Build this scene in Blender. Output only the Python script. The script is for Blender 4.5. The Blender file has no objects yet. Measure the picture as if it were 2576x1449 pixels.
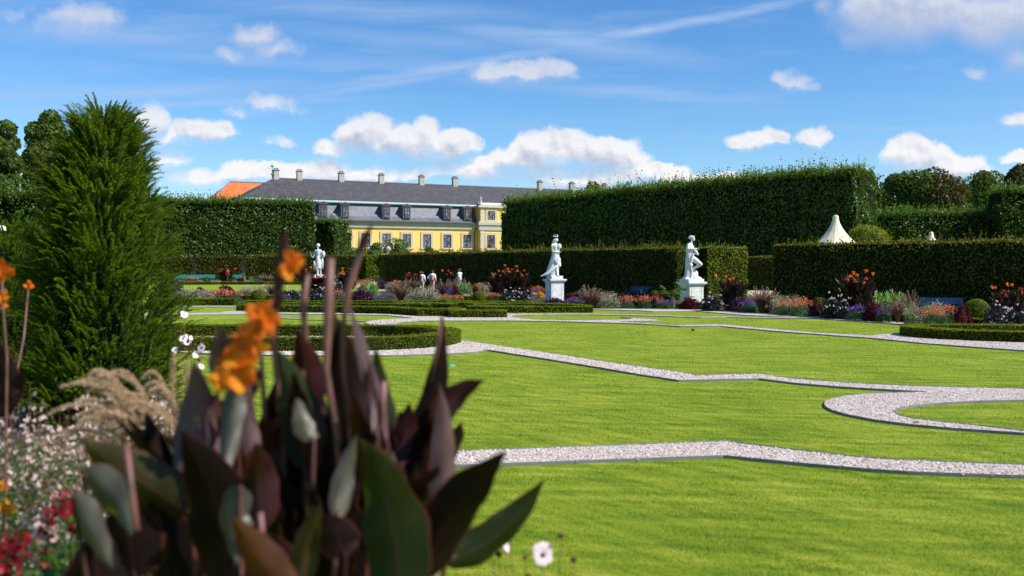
import bpy, bmesh, math, random
import numpy as np
from mathutils import Vector, Matrix
R = math.radians
rng = np.random.default_rng(7)
random.seed(7)
scene = bpy.context.scene
C = scene.collection

# ------------------------------------------------------------------ camera
EYE = 2.0; F = 2504.0; CX = 1288.0; HY = 672.0        # measured from the photograph (2576 px wide)
cam_d = bpy.data.cameras.new('camera'); cam = bpy.data.objects.new('camera', cam_d); C.objects.link(cam)
cam.location = (0, 0, EYE); cam.rotation_euler = (R(90), 0, 0)
cam_d.sensor_width = 36; cam_d.lens = 35.0; cam_d.shift_y = -52.5/2576
cam_d.clip_start = 0.05; cam_d.clip_end = 4000
cam_d.dof.use_dof = True; cam_d.dof.focus_distance = 30.0; cam_d.dof.aperture_fstop = 1.9
scene.camera = cam
scene.view_settings.view_transform = 'Standard'; scene.view_settings.look = 'None'
scene.view_settings.gamma = 1.0; scene.view_settings.exposure = 0.85

def G(x, y, z=0.0):
    d = (EYE-z)*F/(y-HY); return Vector(((x-CX)/F*d, d, z))
def P(x, y, d):
    return Vector(((x-CX)/F*d, d, EYE+(HY-y)/F*d))

# ------------------------------------------------------------------ sun + world
SUN_EL = R(45); SD = Vector((0.947, -0.322, 0)).normalized()
sun_dir = Vector((SD.x*math.cos(SUN_EL), SD.y*math.cos(SUN_EL), math.sin(SUN_EL)))
sd = bpy.data.lights.new('sun', 'SUN'); sd.energy = 4.0; sd.angle = R(0.5); sd.color = (1.0, 0.94, 0.84)
so = bpy.data.objects.new('sun', sd); C.objects.link(so); so.location = (20, -5, 30)
so.rotation_euler = sun_dir.to_track_quat('Z', 'Y').to_euler()

W = bpy.data.worlds.new('World'); scene.world = W; W.use_nodes = True
nt = W.node_tree; nt.nodes.clear()
def NN(t, **kw):
    n = nt.nodes.new(t)
    for k, v in kw.items(): setattr(n, k, v)
    return n
def lk(a, b): nt.links.new(a, b)
def setin(s, v):
    if hasattr(v, 'links'): lk(v, s)
    else: s.default_value = v
def M(op, a, b=0.0, c=0.0, clamp=False):
    n = NN('ShaderNodeMath', operation=op, use_clamp=clamp)
    setin(n.inputs[0], a); setin(n.inputs[1], b); setin(n.inputs[2], c); return n.outputs[0]
def V(op, a, b=(0, 0, 0)):
    n = NN('ShaderNodeVectorMath', operation=op); setin(n.inputs[0], a); setin(n.inputs[1], b)
    return n.outputs['Value'] if op in ('DOT_PRODUCT', 'LENGTH') else n.outputs[0]
def mixc(f, a, b):
    n = NN('ShaderNodeMix', data_type='RGBA'); setin(n.inputs[0], f); setin(n.inputs[6], a); setin(n.inputs[7], b); return n.outputs[2]
def smooth(x, a, b):
    n = NN('ShaderNodeMapRange', interpolation_type='SMOOTHSTEP'); setin(n.inputs[0], x)
    n.inputs[1].default_value = a; n.inputs[2].default_value = b; return n.outputs[0]
sky = NN('ShaderNodeTexSky', sky_type='NISHITA'); sky.sun_disc = False
sky.sun_elevation = SUN_EL; sky.sun_rotation = math.atan2(SD.x, SD.y)
sky.air_density = 1.0; sky.dust_density = 0.15; sky.ozone_density = 2.6; sky.altitude = 100
hsv = NN('ShaderNodeHueSaturation'); hsv.inputs['Saturation'].default_value = 1.12; hsv.inputs['Value'].default_value = 1.08
gm = NN('ShaderNodeGamma'); gm.inputs[1].default_value = 1.14; lk(sky.outputs[0], gm.inputs[0])
tn = NN('ShaderNodeMix', data_type='RGBA', blend_type='MULTIPLY'); tn.inputs[0].default_value = 1; lk(gm.outputs[0], tn.inputs[6]); tn.inputs[7].default_value = (.68, .79, .90, 1)
lk(tn.outputs[2], hsv.inputs['Color'])
tc = NN('ShaderNodeTexCoord'); sep = NN('ShaderNodeSeparateXYZ'); lk(tc.outputs['Generated'], sep.inputs[0])
ay = M('MAXIMUM', sep.outputs[1], 0.02)
U = M('DIVIDE', sep.outputs[0], ay); Vv = M('DIVIDE', sep.outputs[2], ay)
comb = NN('ShaderNodeCombineXYZ'); lk(U, comb.inputs[0]); lk(Vv, comb.inputs[1])
q0 = comb.outputs[0]
def px(x, y): return ((x-CX)/F, (HY-y)/F)
def noise(vec, scale, detail=5, rough=0.55, col=False):
    n = NN('ShaderNodeTexNoise'); n.inputs['Scale'].default_value = scale
    n.inputs['Detail'].default_value = detail; n.inputs['Roughness'].default_value = rough
    setin(n.inputs['Vector'], vec); return n.outputs['Color'] if col else n.outputs['Fac']
# cumulus clouds: x, y, rx, ry, strength
CL = [(980,438,150,22,.7),(1180,432,120,26,.75),(1500,452,230,24,.85),(1760,450,90,16,.7),(430,395,60,26,.6),(2440,440,160,20,.5),(195,55,105,55,.75),(45,35,60,25,.35),(650,90,62,42,.75),(690,125,75,38,.75),(600,140,50,28,.7),
(1310,180,130,30,.95),(1250,190,75,22,.85),(1400,172,45,24,.8),(2270,45,215,88,1.3),(2480,50,190,80,1.3),(2150,95,60,45,.8),(2545,130,60,62,.8),(2480,175,50,20,.4),
(1990,200,42,28,.7),(2015,215,35,18,.6),(390,300,60,50,.8),(500,330,95,32,.95),(430,345,70,26,.8),(690,270,85,28,.6),(620,285,60,18,.45),
(915,340,75,52,1.15),(1000,365,120,44,1.15),(1075,345,52,52,1.15),(1140,365,62,48,1.15),(860,370,90,30,.8),(1110,392,70,20,.6),
(1400,375,110,54,1.15),(1500,385,115,46,1.1),(1330,400,120,40,1.0),(1240,410,90,26,.75),(1560,405,80,34,.9),(1400,430,200,20,.7),
(1660,440,85,30,.95),(1570,445,90,26,.85),(1840,442,60,16,.8),(600,430,70,24,.85),(690,435,110,30,.9),(820,425,85,34,1.0),(735,440,60,24,.8),(955,430,48,20,.85),
(1895,357,80,26,.9),(1940,350,40,26,.8),(2045,355,55,26,.85),(2310,400,90,46,1.1),(2290,380,60,36,1.0),(2400,418,90,32,.9),(2555,405,60,22,.9),(2140,435,60,18,.4),
(2545,300,45,25,.5),(480,440,90,26,.5),(700,358,50,16,.4),(1250,445,230,14,.5),(420,405,60,30,.5)]
def build_density(q):
    acc = None
    for (x, y, rx, ry, s) in CL:
        cx_, cy_ = px(x, y)
        v = V('MULTIPLY', V('SUBTRACT', q, (cx_, cy_, 0)), (F/(rx*1.13), F/(ry*1.13), 0))
        e = M('MULTIPLY_ADD', V('DOT_PRODUCT', v, v), -s, s)
        acc = e if acc is None else M('SMOOTH_MAX', acc, e, 0.22)
    return acc
# domain warp
w1 = V('ADD', V('MULTIPLY', V('SUBTRACT', noise(q0, 26, 7, 0.62, True), (.5, .5, .5)), (0.034, 0.024, 0)), V('MULTIPLY', V('SUBTRACT', noise(q0, 9, 3, 0.5, True), (.5, .5, .5)), (0.05, 0.02, 0)))
qa = V('ADD', q0, w1)
fb = noise(V('ADD', q0, (3.1, 1.7, 0)), 34, 8, 0.56)
fb2 = noise(V('ADD', q0, (3.1-0.0035, 1.7-0.0065, 0)), 34, 8, 0.56)
F1 = M('ADD', build_density(qa), M('MULTIPLY_ADD', fb, 1.5, -0.78))
F2 = M('ADD', build_density(V('ADD', qa, (0.004, 0.014, 0))), M('MULTIPLY_ADD', fb, 1.1, -0.58))
lowb = smooth(Vv, 0.10, 0.22)
soft = M('MULTIPLY_ADD', M('SUBTRACT', F2, F1), 1.6, 0.62, clamp=True)
dens = smooth(M('DIVIDE', F1, M('ADD', M('MULTIPLY_ADD', soft, 1.1, 0.48), M('MULTIPLY', lowb, 0.45))), -0.03, 1.0)
thick = smooth(F2, 0.15, 1.15)
rel = M('MULTIPLY', M('SUBTRACT', fb2, fb), 2.2)
shade = M('ADD', M('MULTIPLY_ADD', thick, -0.80, 1.0), rel, clamp=True)
# higher clouds (top of the view) are thinner and greyer
lowb = smooth(Vv, 0.10, 0.22)
ccol = mixc(shade, (4.1, 4.4, 5.5, 1), (7.7, 7.6, 7.7, 1))
ccol = mixc(M('MULTIPLY', lowb, 0.55), ccol, (4.3, 4.7, 6.0, 1))
# cirrus streaks
ST = [(1150,165,470,17,-9.5,.9),(1700,60,430,17,-10.5,1.0),(950,215,280,15,-10,.8),(300,232,600,30,-2,.75),(500,262,660,12,-1.5,.7),(600,150,440,22,4,.55),
      (300,90,560,46,3,.55),(1450,110,460,40,7,.7),(950,25,560,38,3,.6),(2250,325,330,6,1.5,.5),(200,270,320,26,-4,.7),(1500,225,480,24,4,.45),(620,375,420,7,0,.5),(1300,440,760,34,0,.55),(500,440,420,26,0,.4),(1000,95,420,30,5,.45)]
acc = None
wq = V('ADD', q0, V('MULTIPLY', V('SUBTRACT', noise(q0, 9, 4, 0.6, True), (.5, .5, .5)), (0.04, 0.014, 0)))
for (x, y, rx, ry, a, s) in ST:
    cx_, cy_ = px(x, y); mp = NN('ShaderNodeMapping', vector_type='TEXTURE')
    mp.inputs['Location'].default_value = (cx_, cy_, 0); mp.inputs['Rotation'].default_value = (0, 0, R(-a))
    mp.inputs['Scale'].default_value = (rx/F, ry/F, 1); lk(wq, mp.inputs[0])
    e = M('MULTIPLY', M('SUBTRACT', 1.0, M('MINIMUM', V('LENGTH', mp.outputs[0]), 1.0)), s)
    acc = e if acc is None else M('MAXIMUM', acc, e)
mpc = NN('ShaderNodeMapping'); mpc.inputs['Rotation'].default_value = (0, 0, R(-5)); mpc.inputs['Scale'].default_value = (6, 110, 1); lk(wq, mpc.inputs[0])
cn = noise(mpc.outputs[0], 1.6, 6, 0.6)
mpd = NN('ShaderNodeMapping'); mpd.inputs['Scale'].default_value = (3, 22, 1); lk(wq, mpd.inputs[0])
veil = M('MULTIPLY', smooth(noise(mpd.outputs[0], 1.5, 5, 0.6), 0.44, 0.80), 0.42)
cir = M('ADD', M('MULTIPLY', acc, M('MULTIPLY_ADD', cn, 1.3, 0.15)), veil, clamp=True)
base = mixc(M('MULTIPLY', cir, 0.95), hsv.outputs[0], (3.3, 4.6, 7.0, 1))
front = smooth(sep.outputs[1], 0.03, 0.2)
fin = mixc(M('MULTIPLY', M('MULTIPLY', dens, M('MULTIPLY_ADD', lowb, -0.15, 0.97)), front), base, ccol)
bg = NN('ShaderNodeBackground'); lk(fin, bg.inputs[0]); bg.inputs[1].default_value = 0.07
wo = NN('ShaderNodeOutputWorld'); lk(bg.outputs[0], wo.inputs[0])

# ------------------------------------------------------------------ materials
MATS = {}
def new_mat(name):
    m = bpy.data.materials.new(name); m.use_nodes = True; m.node_tree.nodes.clear(); return m, m.node_tree
def n_(t, typ, **kw):
    n = t.nodes.new(typ)
    for k, v in kw.items(): setattr(n, k, v)
    return n
def ramp(t, cols, fac):
    r = n_(t, 'ShaderNodeValToRGB'); el = r.color_ramp.elements
    while len(el) < len(cols): el.new(0.5)
    for i, (p, c) in enumerate(cols):
        el[i].position = p; el[i].color = (*c, 1)
    t.links.new(fac, r.inputs[0]); return r.outputs[0]
def leafmat(name, cols, trans=0.3, rough=0.5, spec=0.35, tint=None, clump=0.0, cscale=1.2):
    """foliage: colour per leaf (random per island) with patches of growth, some light passing through"""
    m, t = new_mat(name); g = n_(t, 'ShaderNodeNewGeometry')
    fac = g.outputs['Random Per Island']
    if clump:
        tx = n_(t, 'ShaderNodeTexCoord'); nz = n_(t, 'ShaderNodeTexNoise'); nz.inputs['Scale'].default_value = cscale
        nz.inputs['Detail'].default_value = 4; t.links.new(tx.outputs['Object'], nz.inputs['Vector'])
        mx = n_(t, 'ShaderNodeMath', operation='MULTIPLY_ADD'); t.links.new(nz.outputs[0], mx.inputs[0])
        mx.inputs[1].default_value = clump*2.4; mx.inputs[2].default_value = -clump*1.2
        ad = n_(t, 'ShaderNodeMath', operation='ADD', use_clamp=True); t.links.new(fac, ad.inputs[0]); t.links.new(mx.outputs[0], ad.inputs[1]); fac = ad.outputs[0]
    k = len(cols); col = ramp(t, [(i/(k-1) if k > 1 else 0, c) for i, c in enumerate(cols)], fac)
    b = n_(t, 'ShaderNodeBsdfPrincipled'); t.links.new(col, b.inputs['Base Color'])
    b.inputs['Roughness'].default_value = rough; b.inputs['Specular IOR Level'].default_value = spec
    tr = n_(t, 'ShaderNodeBsdfTranslucent')
    hs = n_(t, 'ShaderNodeMix', data_type='RGBA', blend_type='MULTIPLY'); hs.inputs[0].default_value = 1
    t.links.new(col, hs.inputs[6]); hs.inputs[7].default_value = (*(tint or (1.5, 1.6, 0.6)), 1)
    t.links.new(hs.outputs[2], tr.inputs[0])
    mi = n_(t, 'ShaderNodeMixShader'); mi.inputs[0].default_value = trans
    t.links.new(b.outputs[0], mi.inputs[1]); t.links.new(tr.outputs[0], mi.inputs[2])
    o = n_(t, 'ShaderNodeOutputMaterial'); t.links.new(mi.outputs[0], o.inputs[0]); MATS[name] = m; return m
def plain(name, col, rough=0.6, var=0.12, scale=3.0, bump=0.0, bscale=40, metal=0.0, spec=0.4, col2=None, stretch=None):
    m, t = new_mat(name); tx = n_(t, 'ShaderNodeTexCoord'); nz = n_(t, 'ShaderNodeTexNoise')
    nz.inputs['Scale'].default_value = scale; nz.inputs['Detail'].default_value = 6
    src = tx.outputs['Object']
    if stretch:
        mp = n_(t, 'ShaderNodeMapping'); mp.inputs['Scale'].default_value = stretch; t.links.new(src, mp.inputs[0]); src = mp.outputs[0]
    t.links.new(src, nz.inputs['Vector'])
    c2 = col2 or tuple(c*(1-var*2) for c in col)
    cc = ramp(t, [(0.3, c2), (0.7, col)], nz.outputs[0])
    b = n_(t, 'ShaderNodeBsdfPrincipled'); t.links.new(cc, b.inputs['Base Color'])
    b.inputs['Roughness'].default_value = rough; b.inputs['Metallic'].default_value = metal; b.inputs['Specular IOR Level'].default_value = spec
    if bump:
        nb = n_(t, 'ShaderNodeTexNoise'); nb.inputs['Scale'].default_value = bscale; nb.inputs['Detail'].default_value = 5
        t.links.new(src, nb.inputs['Vector']); bp = n_(t, 'ShaderNodeBump'); bp.inputs['Strength'].default_value = bump
        bp.inputs['Distance'].default_value = 0.03; t.links.new(nb.outputs[0], bp.inputs['Height']); t.links.new(bp.outputs[0], b.inputs['Normal'])
    o = n_(t, 'ShaderNodeOutputMaterial'); t.links.new(b.outputs[0], o.inputs[0]); MATS[name] = m; return m

leafmat('yew', [(.026,.068,.006),(.062,.13,.010),(.135,.20,.015),(.25,.29,.025)], .5, .6, .12, clump=.3, cscale=2.2)
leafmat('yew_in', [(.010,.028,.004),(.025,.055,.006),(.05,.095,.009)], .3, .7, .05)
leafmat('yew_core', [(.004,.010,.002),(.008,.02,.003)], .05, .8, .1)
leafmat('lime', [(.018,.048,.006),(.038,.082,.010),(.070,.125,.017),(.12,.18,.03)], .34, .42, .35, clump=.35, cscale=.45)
leafmat('lime_top', [(.05,.10,.012),(.09,.15,.02),(.14,.20,.03)], .45, .42, .4)  # paler young growth; the sunlit band on top is partly put into this colour
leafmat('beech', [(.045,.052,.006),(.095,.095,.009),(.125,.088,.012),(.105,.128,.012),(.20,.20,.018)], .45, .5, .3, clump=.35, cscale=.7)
leafmat('hedge_core', [(.006,.012,.002),(.012,.02,.003)], .0, .9, .05)  # for solid blocks behind the leaves, inner shade put into the colour
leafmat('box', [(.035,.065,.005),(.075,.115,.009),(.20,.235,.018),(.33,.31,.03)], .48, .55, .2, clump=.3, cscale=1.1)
leafmat('oak', [(.026,.052,.010),(.055,.095,.016),(.095,.14,.026),(.14,.19,.045)], .35, .6, .15, clump=.4, cscale=.12)
leafmat('brown_leaf', [(.040,.042,.010),(.080,.070,.016),(.12,.10,.025)], .25, .5, .3, clump=.35, cscale=.12)
leafmat('bush', [(.02,.06,.012),(.04,.10,.02),(.08,.15,.025),(.14,.19,.03)], .3, .45, .4, clump=.3, cscale=.5)
leafmat('green', [(.03,.08,.012),(.06,.14,.02),(.10,.20,.03)], .35, .45, .4)
leafmat('bright_green', [(.08,.2,.02),(.14,.30,.04),(.2,.38,.06)], .4, .45, .4)
leafmat('blue_green', [(.02,.07,.03),(.04,.11,.045),(.07,.16,.06)], .3, .45, .4)
leafmat('white_petal', [(.80,.74,.76),(.70,.50,.52),(.85,.82,.84),(.84,.78,.76)], .3, .6, .2, tint=(1, .95, .95))
leafmat('gaura_petal', [(.74,.66,.62),(.62,.38,.33),(.72,.62,.56),(.50,.24,.19),(.82,.77,.74),(.60,.45,.34)], .3, .6, .2, tint=(1, .9, .9))
leafmat('pink_stem', [(.16,.12,.05),(.30,.14,.10),(.12,.15,.04)], .3, .6, .2)
leafmat('orange_petal', [(.85,.16,.01),(.9,.26,.015),(.85,.10,.02)], .35, .5, .3, tint=(1.1, 1, .8))
leafmat('coral_petal', [(.62,.16,.07),(.70,.24,.12),(.55,.10,.06),(.72,.40,.24)], .3, .6, .2, tint=(1.1, 1, .8))
leafmat('yellow_petal', [(.80,.45,.03),(.85,.35,.02)], .3, .6, .2, tint=(1.1, 1, .8))
leafmat('red_petal', [(.20,.003,.012),(.32,.006,.018),(.13,.002,.012)], .3, .5, .3, tint=(1.2, .8, .8))
leafmat('violet_petal', [(.08,.035,.20),(.14,.07,.30),(.22,.13,.40)], .3, .6, .2, tint=(1, .9, 1.1))
leafmat('amaranth', [(.035,.004,.008),(.08,.008,.014),(.16,.014,.022)], .3, .5, .3, tint=(1.6, .8, .8))
leafmat('perilla', [(.020,.006,.020),(.045,.010,.04),(.08,.02,.06)], .2, .45, .4, tint=(1.5, .8, 1))
leafmat('dahlia_leaf', [(.008,.010,.010),(.018,.020,.018),(.03,.03,.026)], .15, .4, .4, tint=(1, 1, 1))
leafmat('grass_blade_dark', [(.06,.022,.022),(.10,.045,.035),(.15,.09,.05)], .3, .5, .3, tint=(1.4, .9, .9))
leafmat('plume', [(.24,.16,.10),(.34,.24,.16),(.44,.33,.24)], .35, .7, .1, tint=(1.1, 1, .9))
leafmat('plume_tan', [(.50,.34,.20),(.62,.46,.30),(.66,.52,.38)], .35, .7, .1, tint=(1.1, 1, .9))
leafmat('canna_small', [(.010,.007,.006),(.025,.012,.012),(.05,.026,.022),(.022,.026,.010),(.07,.045,.04)], .22, .4, .4, tint=(1.5, .9, .6))
plain('stone_white', (.74,.74,.73), .6, .04, 3.5, .4, 30, col2=(.50,.51,.51))
plain('soil', (.045,.032,.022), .95, .2, 6, .8, 30)
plain('sand', (.42,.37,.29), .95, .08, 2, .3, 60)
plain('bark', (.12,.11,.09), .9, .2, 3, .6, 12)
plain('steel', (.22,.225,.215), .5, .15, 4, .1, 60, spec=.4)
plain('turquoise', (.02,.24,.26), .5, .08, 5)
plain('blue_paint', (.012,.065,.15), .5, .08, 5)
plain('canvas', (.67,.61,.45), .75, .04, 2)
plain('stem_pink', (.24,.085,.085), .5, .15, 18, col2=(.10,.06,.04))
plain('skin', (.55,.32,.23), .6, .05, 8)
plain('hair_brown', (.06,.035,.02), .7, .2, 20)
plain('cloth_white', (.75,.77,.82), .85, .05, 8)
plain('cloth_salmon', (.75,.26,.22), .85, .05, 8)
plain('cloth_dark', (.03,.03,.035), .85, .1, 8)
plain('cloth_red', (.45,.03,.04), .85, .1, 8)
plain('cloth_grey', (.20,.18,.20), .85, .1, 8)
plain('cloth_beige', (.45,.38,.30), .85, .1, 8)
plain('copper_green', (.10,.42,.33), .6, .1, 6)

# lawn ------------------------------------------------------------
def lawnmat():
    m, t = new_mat('lawn'); tx = n_(t, 'ShaderNodeTexCoord'); L = t.links
    def nz(scale, st, rot=0, det=6, ro=.6):
        mp = n_(t, 'ShaderNodeMapping', vector_type='TEXTURE'); mp.inputs['Rotation'].default_value = (0, 0, rot)
        mp.inputs['Scale'].default_value = st; L.new(tx.outputs['Object'], mp.inputs[0])
        n = n_(t, 'ShaderNodeTexNoise'); n.inputs['Scale'].default_value = scale; n.inputs['Detail'].default_value = det; n.inputs['Roughness'].default_value = ro
        L.new(mp.outputs[0], n.inputs['Vector']); return n.outputs[0]
    rot = math.atan2(-0.82, 0.57)
    a = nz(3.2, (3.5, .55, 1), rot); b = nz(.5, (1, 1, 1)); c = nz(34, (1, 1, 1), 0, 4, .7); d = nz(2.2, (4, .45, 1), R(-8)); e = nz(130, (1,1,1), 0, 3, .7)
    def mad(x, k, o):
        n = n_(t, 'ShaderNodeMath', operation='MULTIPLY_ADD'); L.new(x, n.inputs[0]); n.inputs[1].default_value = k
        if hasattr(o, 'links'): L.new(o, n.inputs[2])
        else: n.inputs[2].default_value = o
        return n.outputs[0]
    f = mad(a, .8, mad(b, .5, mad(c, .25, mad(d, 1.1, mad(e, .25, -.93)))))
    col = ramp(t, [(.24, (.090,.160,.006)), (.43, (.160,.236,.010)), (.60, (.228,.298,.018)), (.78, (.335,.370,.045))], f)
    bs = n_(t, 'ShaderNodeBsdfPrincipled'); L.new(col, bs.inputs['Base Color']); bs.inputs['Roughness'].default_value = .8; bs.inputs['Specular IOR Level'].default_value = .15
    bp = n_(t, 'ShaderNodeBump'); bp.inputs['Strength'].default_value = .7; bp.inputs['Distance'].default_value = .03
    L.new(mad(c, .5, mad(e, .6, mad(a, .3, 0))), bp.inputs['Height']); L.new(bp.outputs[0], bs.inputs['Normal'])
    o = n_(t, 'ShaderNodeOutputMaterial'); L.new(bs.outputs[0], o.inputs[0]); MATS['lawn'] = m
    # blades share the same colour field, a touch lighter toward tips
    m2, t2 = new_mat('blade'); g = n_(t2, 'ShaderNodeNewGeometry'); tx2 = n_(t2, 'ShaderNodeTexCoord')
    def nz2(scale, st, rt):
        mp = n_(t2, 'ShaderNodeMapping', vector_type='TEXTURE'); mp.inputs['Rotation'].default_value = (0, 0, rt); mp.inputs['Scale'].default_value = st
        t2.links.new(tx2.outputs['Object'], mp.inputs[0]); n = n_(t2, 'ShaderNodeTexNoise'); n.inputs['Scale'].default_value = scale; n.inputs['Detail'].default_value = 5
        t2.links.new(mp.outputs[0], n.inputs['Vector']); return n.outputs[0]
    A = nz2(3.2, (3.5, .55, 1), rot); B = nz2(.9, (1, 1, 1), 0)
    def mad2(x, k, o):
        n = n_(t2, 'ShaderNodeMath', operation='MULTIPLY_ADD'); t2.links.new(x, n.inputs[0]); n.inputs[1].default_value = k
        if hasattr(o, 'links'): t2.links.new(o, n.inputs[2])
        else: n.inputs[2].default_value = o
        return n.outputs[0]
    D_ = nz2(2.2, (4, .45, 1), R(-8)); f = mad2(A, 1.1, mad2(B, .7, mad2(D_, 1.0, mad2(g.outputs['Random Per Island'], .20, -1.02))))
    col = ramp(t2, [(.22, (.115,.20,.008)), (.44, (.210,.300,.015)), (.65, (.300,.365,.026)), (.90, (.44,.45,.075))], f)
    b2 = n_(t2, 'ShaderNodeBsdfPrincipled'); t2.links.new(col, b2.inputs['Base Color']); b2.inputs['Roughness'].default_value = .6; b2.inputs['Specular IOR Level'].default_value = .2
    tr = n_(t2, 'ShaderNodeBsdfTranslucent'); t2.links.new(col, tr.inputs[0]); mi = n_(t2, 'ShaderNodeMixShader'); mi.inputs[0].default_value = .45
    t2.links.new(b2.outputs[0], mi.inputs[1]); t2.links.new(tr.outputs[0], mi.inputs[2]); o = n_(t2, 'ShaderNodeOutputMaterial'); t2.links.new(mi.outputs[0], o.inputs[0]); MATS['blade'] = m2
lawnmat()
def gravelmat():
    m, t = new_mat('gravel'); L = t.links; tx = n_(t, 'ShaderNodeTexCoord'); v = n_(t, 'ShaderNodeTexVoronoi'); v.inputs['Scale'].default_value = 38
    L.new(tx.outputs['Object'], v.inputs['Vector']); s = n_(t, 'ShaderNodeSeparateColor'); L.new(v.outputs['Color'], s.inputs[0])
    col = ramp(t, [(0, (.14,.12,.12)), (.2, (.31,.25,.23)), (.5, (.43,.36,.33)), (.8, (.56,.49,.45)), (1, (.66,.61,.57))], s.outputs[0])
    b = n_(t, 'ShaderNodeBsdfPrincipled'); L.new(col, b.inputs['Base Color']); b.inputs['Roughness'].default_value = .85
    bp = n_(t, 'ShaderNodeBump'); bp.inputs['Strength'].default_value = .9; bp.inputs['Distance'].default_value = .012; bp.invert = True
    L.new(v.outputs['Distance'], bp.inputs['Height']); L.new(bp.outputs[0], b.inputs['Normal'])
    o = n_(t, 'ShaderNodeOutputMaterial'); L.new(b.outputs[0], o.inputs[0]); MATS['gravel'] = m
    leafmat('pebble', [(.12,.10,.10),(.30,.24,.22),(.44,.35,.31),(.52,.45,.41),(.66,.60,.56),(.50,.39,.34),(.62,.56,.52),(.76,.72,.68)], 0, .8, .2)
gravelmat()

# ------------------------------------------------------------------ mesh helpers
def link(name, me, mat=None, parent=None, loc=None):
    o = bpy.data.objects.new(name, me); C.objects.link(o)
    if mat is not None:
        for mm in (mat if isinstance(mat, (list, tuple)) else [mat]): me.materials.append(MATS[mm] if isinstance(mm, str) else mm)
    if parent is not None: o.parent = parent
    if loc is not None: o.location = loc
    return o
def np_mesh(verts, faces, k, smooth=False, midx=None):
    verts = np.asarray(verts, dtype=np.float32); faces = np.asarray(faces, dtype=np.int32)
    me = bpy.data.meshes.new('m'); me.vertices.add(len(verts)); me.vertices.foreach_set('co', verts.ravel())
    me.loops.add(faces.size); me.loops.foreach_set('vertex_index', faces.ravel())
    nf = len(faces); me.polygons.add(nf)
    me.polygons.foreach_set('loop_start', np.arange(0, nf*k, k, dtype=np.int32))
    me.polygons.foreach_set('loop_total', np.full(nf, k, dtype=np.int32))
    if smooth: me.polygons.foreach_set('use_smooth', np.ones(nf, dtype=bool))
    if midx is not None: me.polygons.foreach_set('material_index', np.asarray(midx, dtype=np.int32))
    me.update(calc_edges=True); return me
class MB:
    def __init__(s): s.v = []; s.f = []
    def add(s, v, f):
        n = len(s.v); s.v += [tuple(p) for p in v]; s.f += [tuple(i+n for i in q) for q in f]; return s
    def box(s, c, size, rz=0.0, top=1.0):
        x, y, z = size; vv = []
        for dz, k in ((-.5, 1), (.5, top)):
            for dx, dy in ((-.5, -.5), (.5, -.5), (.5, .5), (-.5, .5)):
                p = Vector((dx*x*k, dy*y*k, dz*z)); p.rotate(Matrix.Rotation(rz, 3, 'Z')); vv.append(p+Vector(c))
        return s.add(vv, [(0, 3, 2, 1), (4, 5, 6, 7), (0, 1, 5, 4), (1, 2, 6, 5), (2, 3, 7, 6), (3, 0, 4, 7)])
    def tube(s, pts, rad, n=6, cap=True):
        pts = [Vector(p) for p in pts]; m = len(pts)
        rad = rad if isinstance(rad, (list, tuple)) else [rad]*m
        vv = []; prev = None
        for i, p in enumerate(pts):
            T = (pts[min(i+1, m-1)]-pts[max(i-1, 0)]).normalized()
            a = prev if prev is not None else (Vector((0, 0, 1)) if abs(T.z) < .9 else Vector((1, 0, 0)))
            b = T.cross(a).normalized(); a2 = b.cross(T).normalized(); prev = a2
            for j in range(n):
                an = 2*math.pi*j/n; vv.append(p+(a2*math.cos(an)+b*math.sin(an))*rad[i])
        ff = [(i*n+j, i*n+(j+1) % n, (i+1)*n+(j+1) % n, (i+1)*n+j) for i in range(m-1) for j in range(n)]
        if cap: ff += [tuple(range(n-1, -1, -1)), tuple(range((m-1)*n, m*n))]
        return s.add(vv, ff)
    def ell(s, c, r, n=10, m=7, rot=None):
        vv = []; ff = []
        for i in range(m+1):
            ph = math.pi*i/m
            for j in range(n):
                th = 2*math.pi*j/n; p = Vector((r[0]*math.sin(ph)*math.cos(th), r[1]*math.sin(ph)*math.sin(th), r[2]*math.cos(ph)))
                if rot is not None: p.rotate(rot)
                vv.append(p+Vector(c))
        for i in range(m):
            for j in range(n): ff.append((i*n+j, (i+1)*n+j, (i+1)*n+(j+1) % n, i*n+(j+1) % n))
        return s.add(vv, ff)
    def lathe(s, prof, c=(0, 0, 0), n=24, rz=0):
        vv = []; ff = []; m = len(prof)
        for r, z in prof:
            for j in range(n):
                th = 2*math.pi*j/n+rz; vv.append((c[0]+r*math.cos(th), c[1]+r*math.sin(th), c[2]+z))
        for i in range(m-1):
            for j in range(n): ff.append((i*n+j, i*n+(j+1) % n, (i+1)*n+(j+1) % n, (i+1)*n+j))
        return s.add(vv, ff)
    def mesh(s, smooth=False):
        me = bpy.data.meshes.new('m'); me.from_pydata(s.v, [], s.f); me.update()
        if smooth:
            for p in me.polygons: p.use_smooth = True
        return me
    def build(s, name, mat, parent=None, loc=None, smooth=False): return link(name, s.mesh(smooth), mat, parent, loc)
def tag(o, label=None, cat=None, group=None, kind=None):
    if label: o['label'] = label
    if cat: o['category'] = cat
    if group: o['group'] = group
    if kind: o['kind'] = kind
    return o
def empty(name, loc=(0, 0, 0), rz=0.0, label=None, cat=None, group=None):
    o = bpy.data.objects.new(name, None); o.empty_display_size = .3; C.objects.link(o); o.location = loc; o.rotation_euler = (0, 0, rz)
    return tag(o, label, cat, group)
def copy_tree(o, parent=None):
    c = o.copy(); C.objects.link(c)
    if parent is not None: c.parent = parent
    for ch in list(o.children): copy_tree(ch, c)
    return c
def unit(a): return a/np.maximum(np.linalg.norm(a, axis=-1, keepdims=True), 1e-9)
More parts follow.
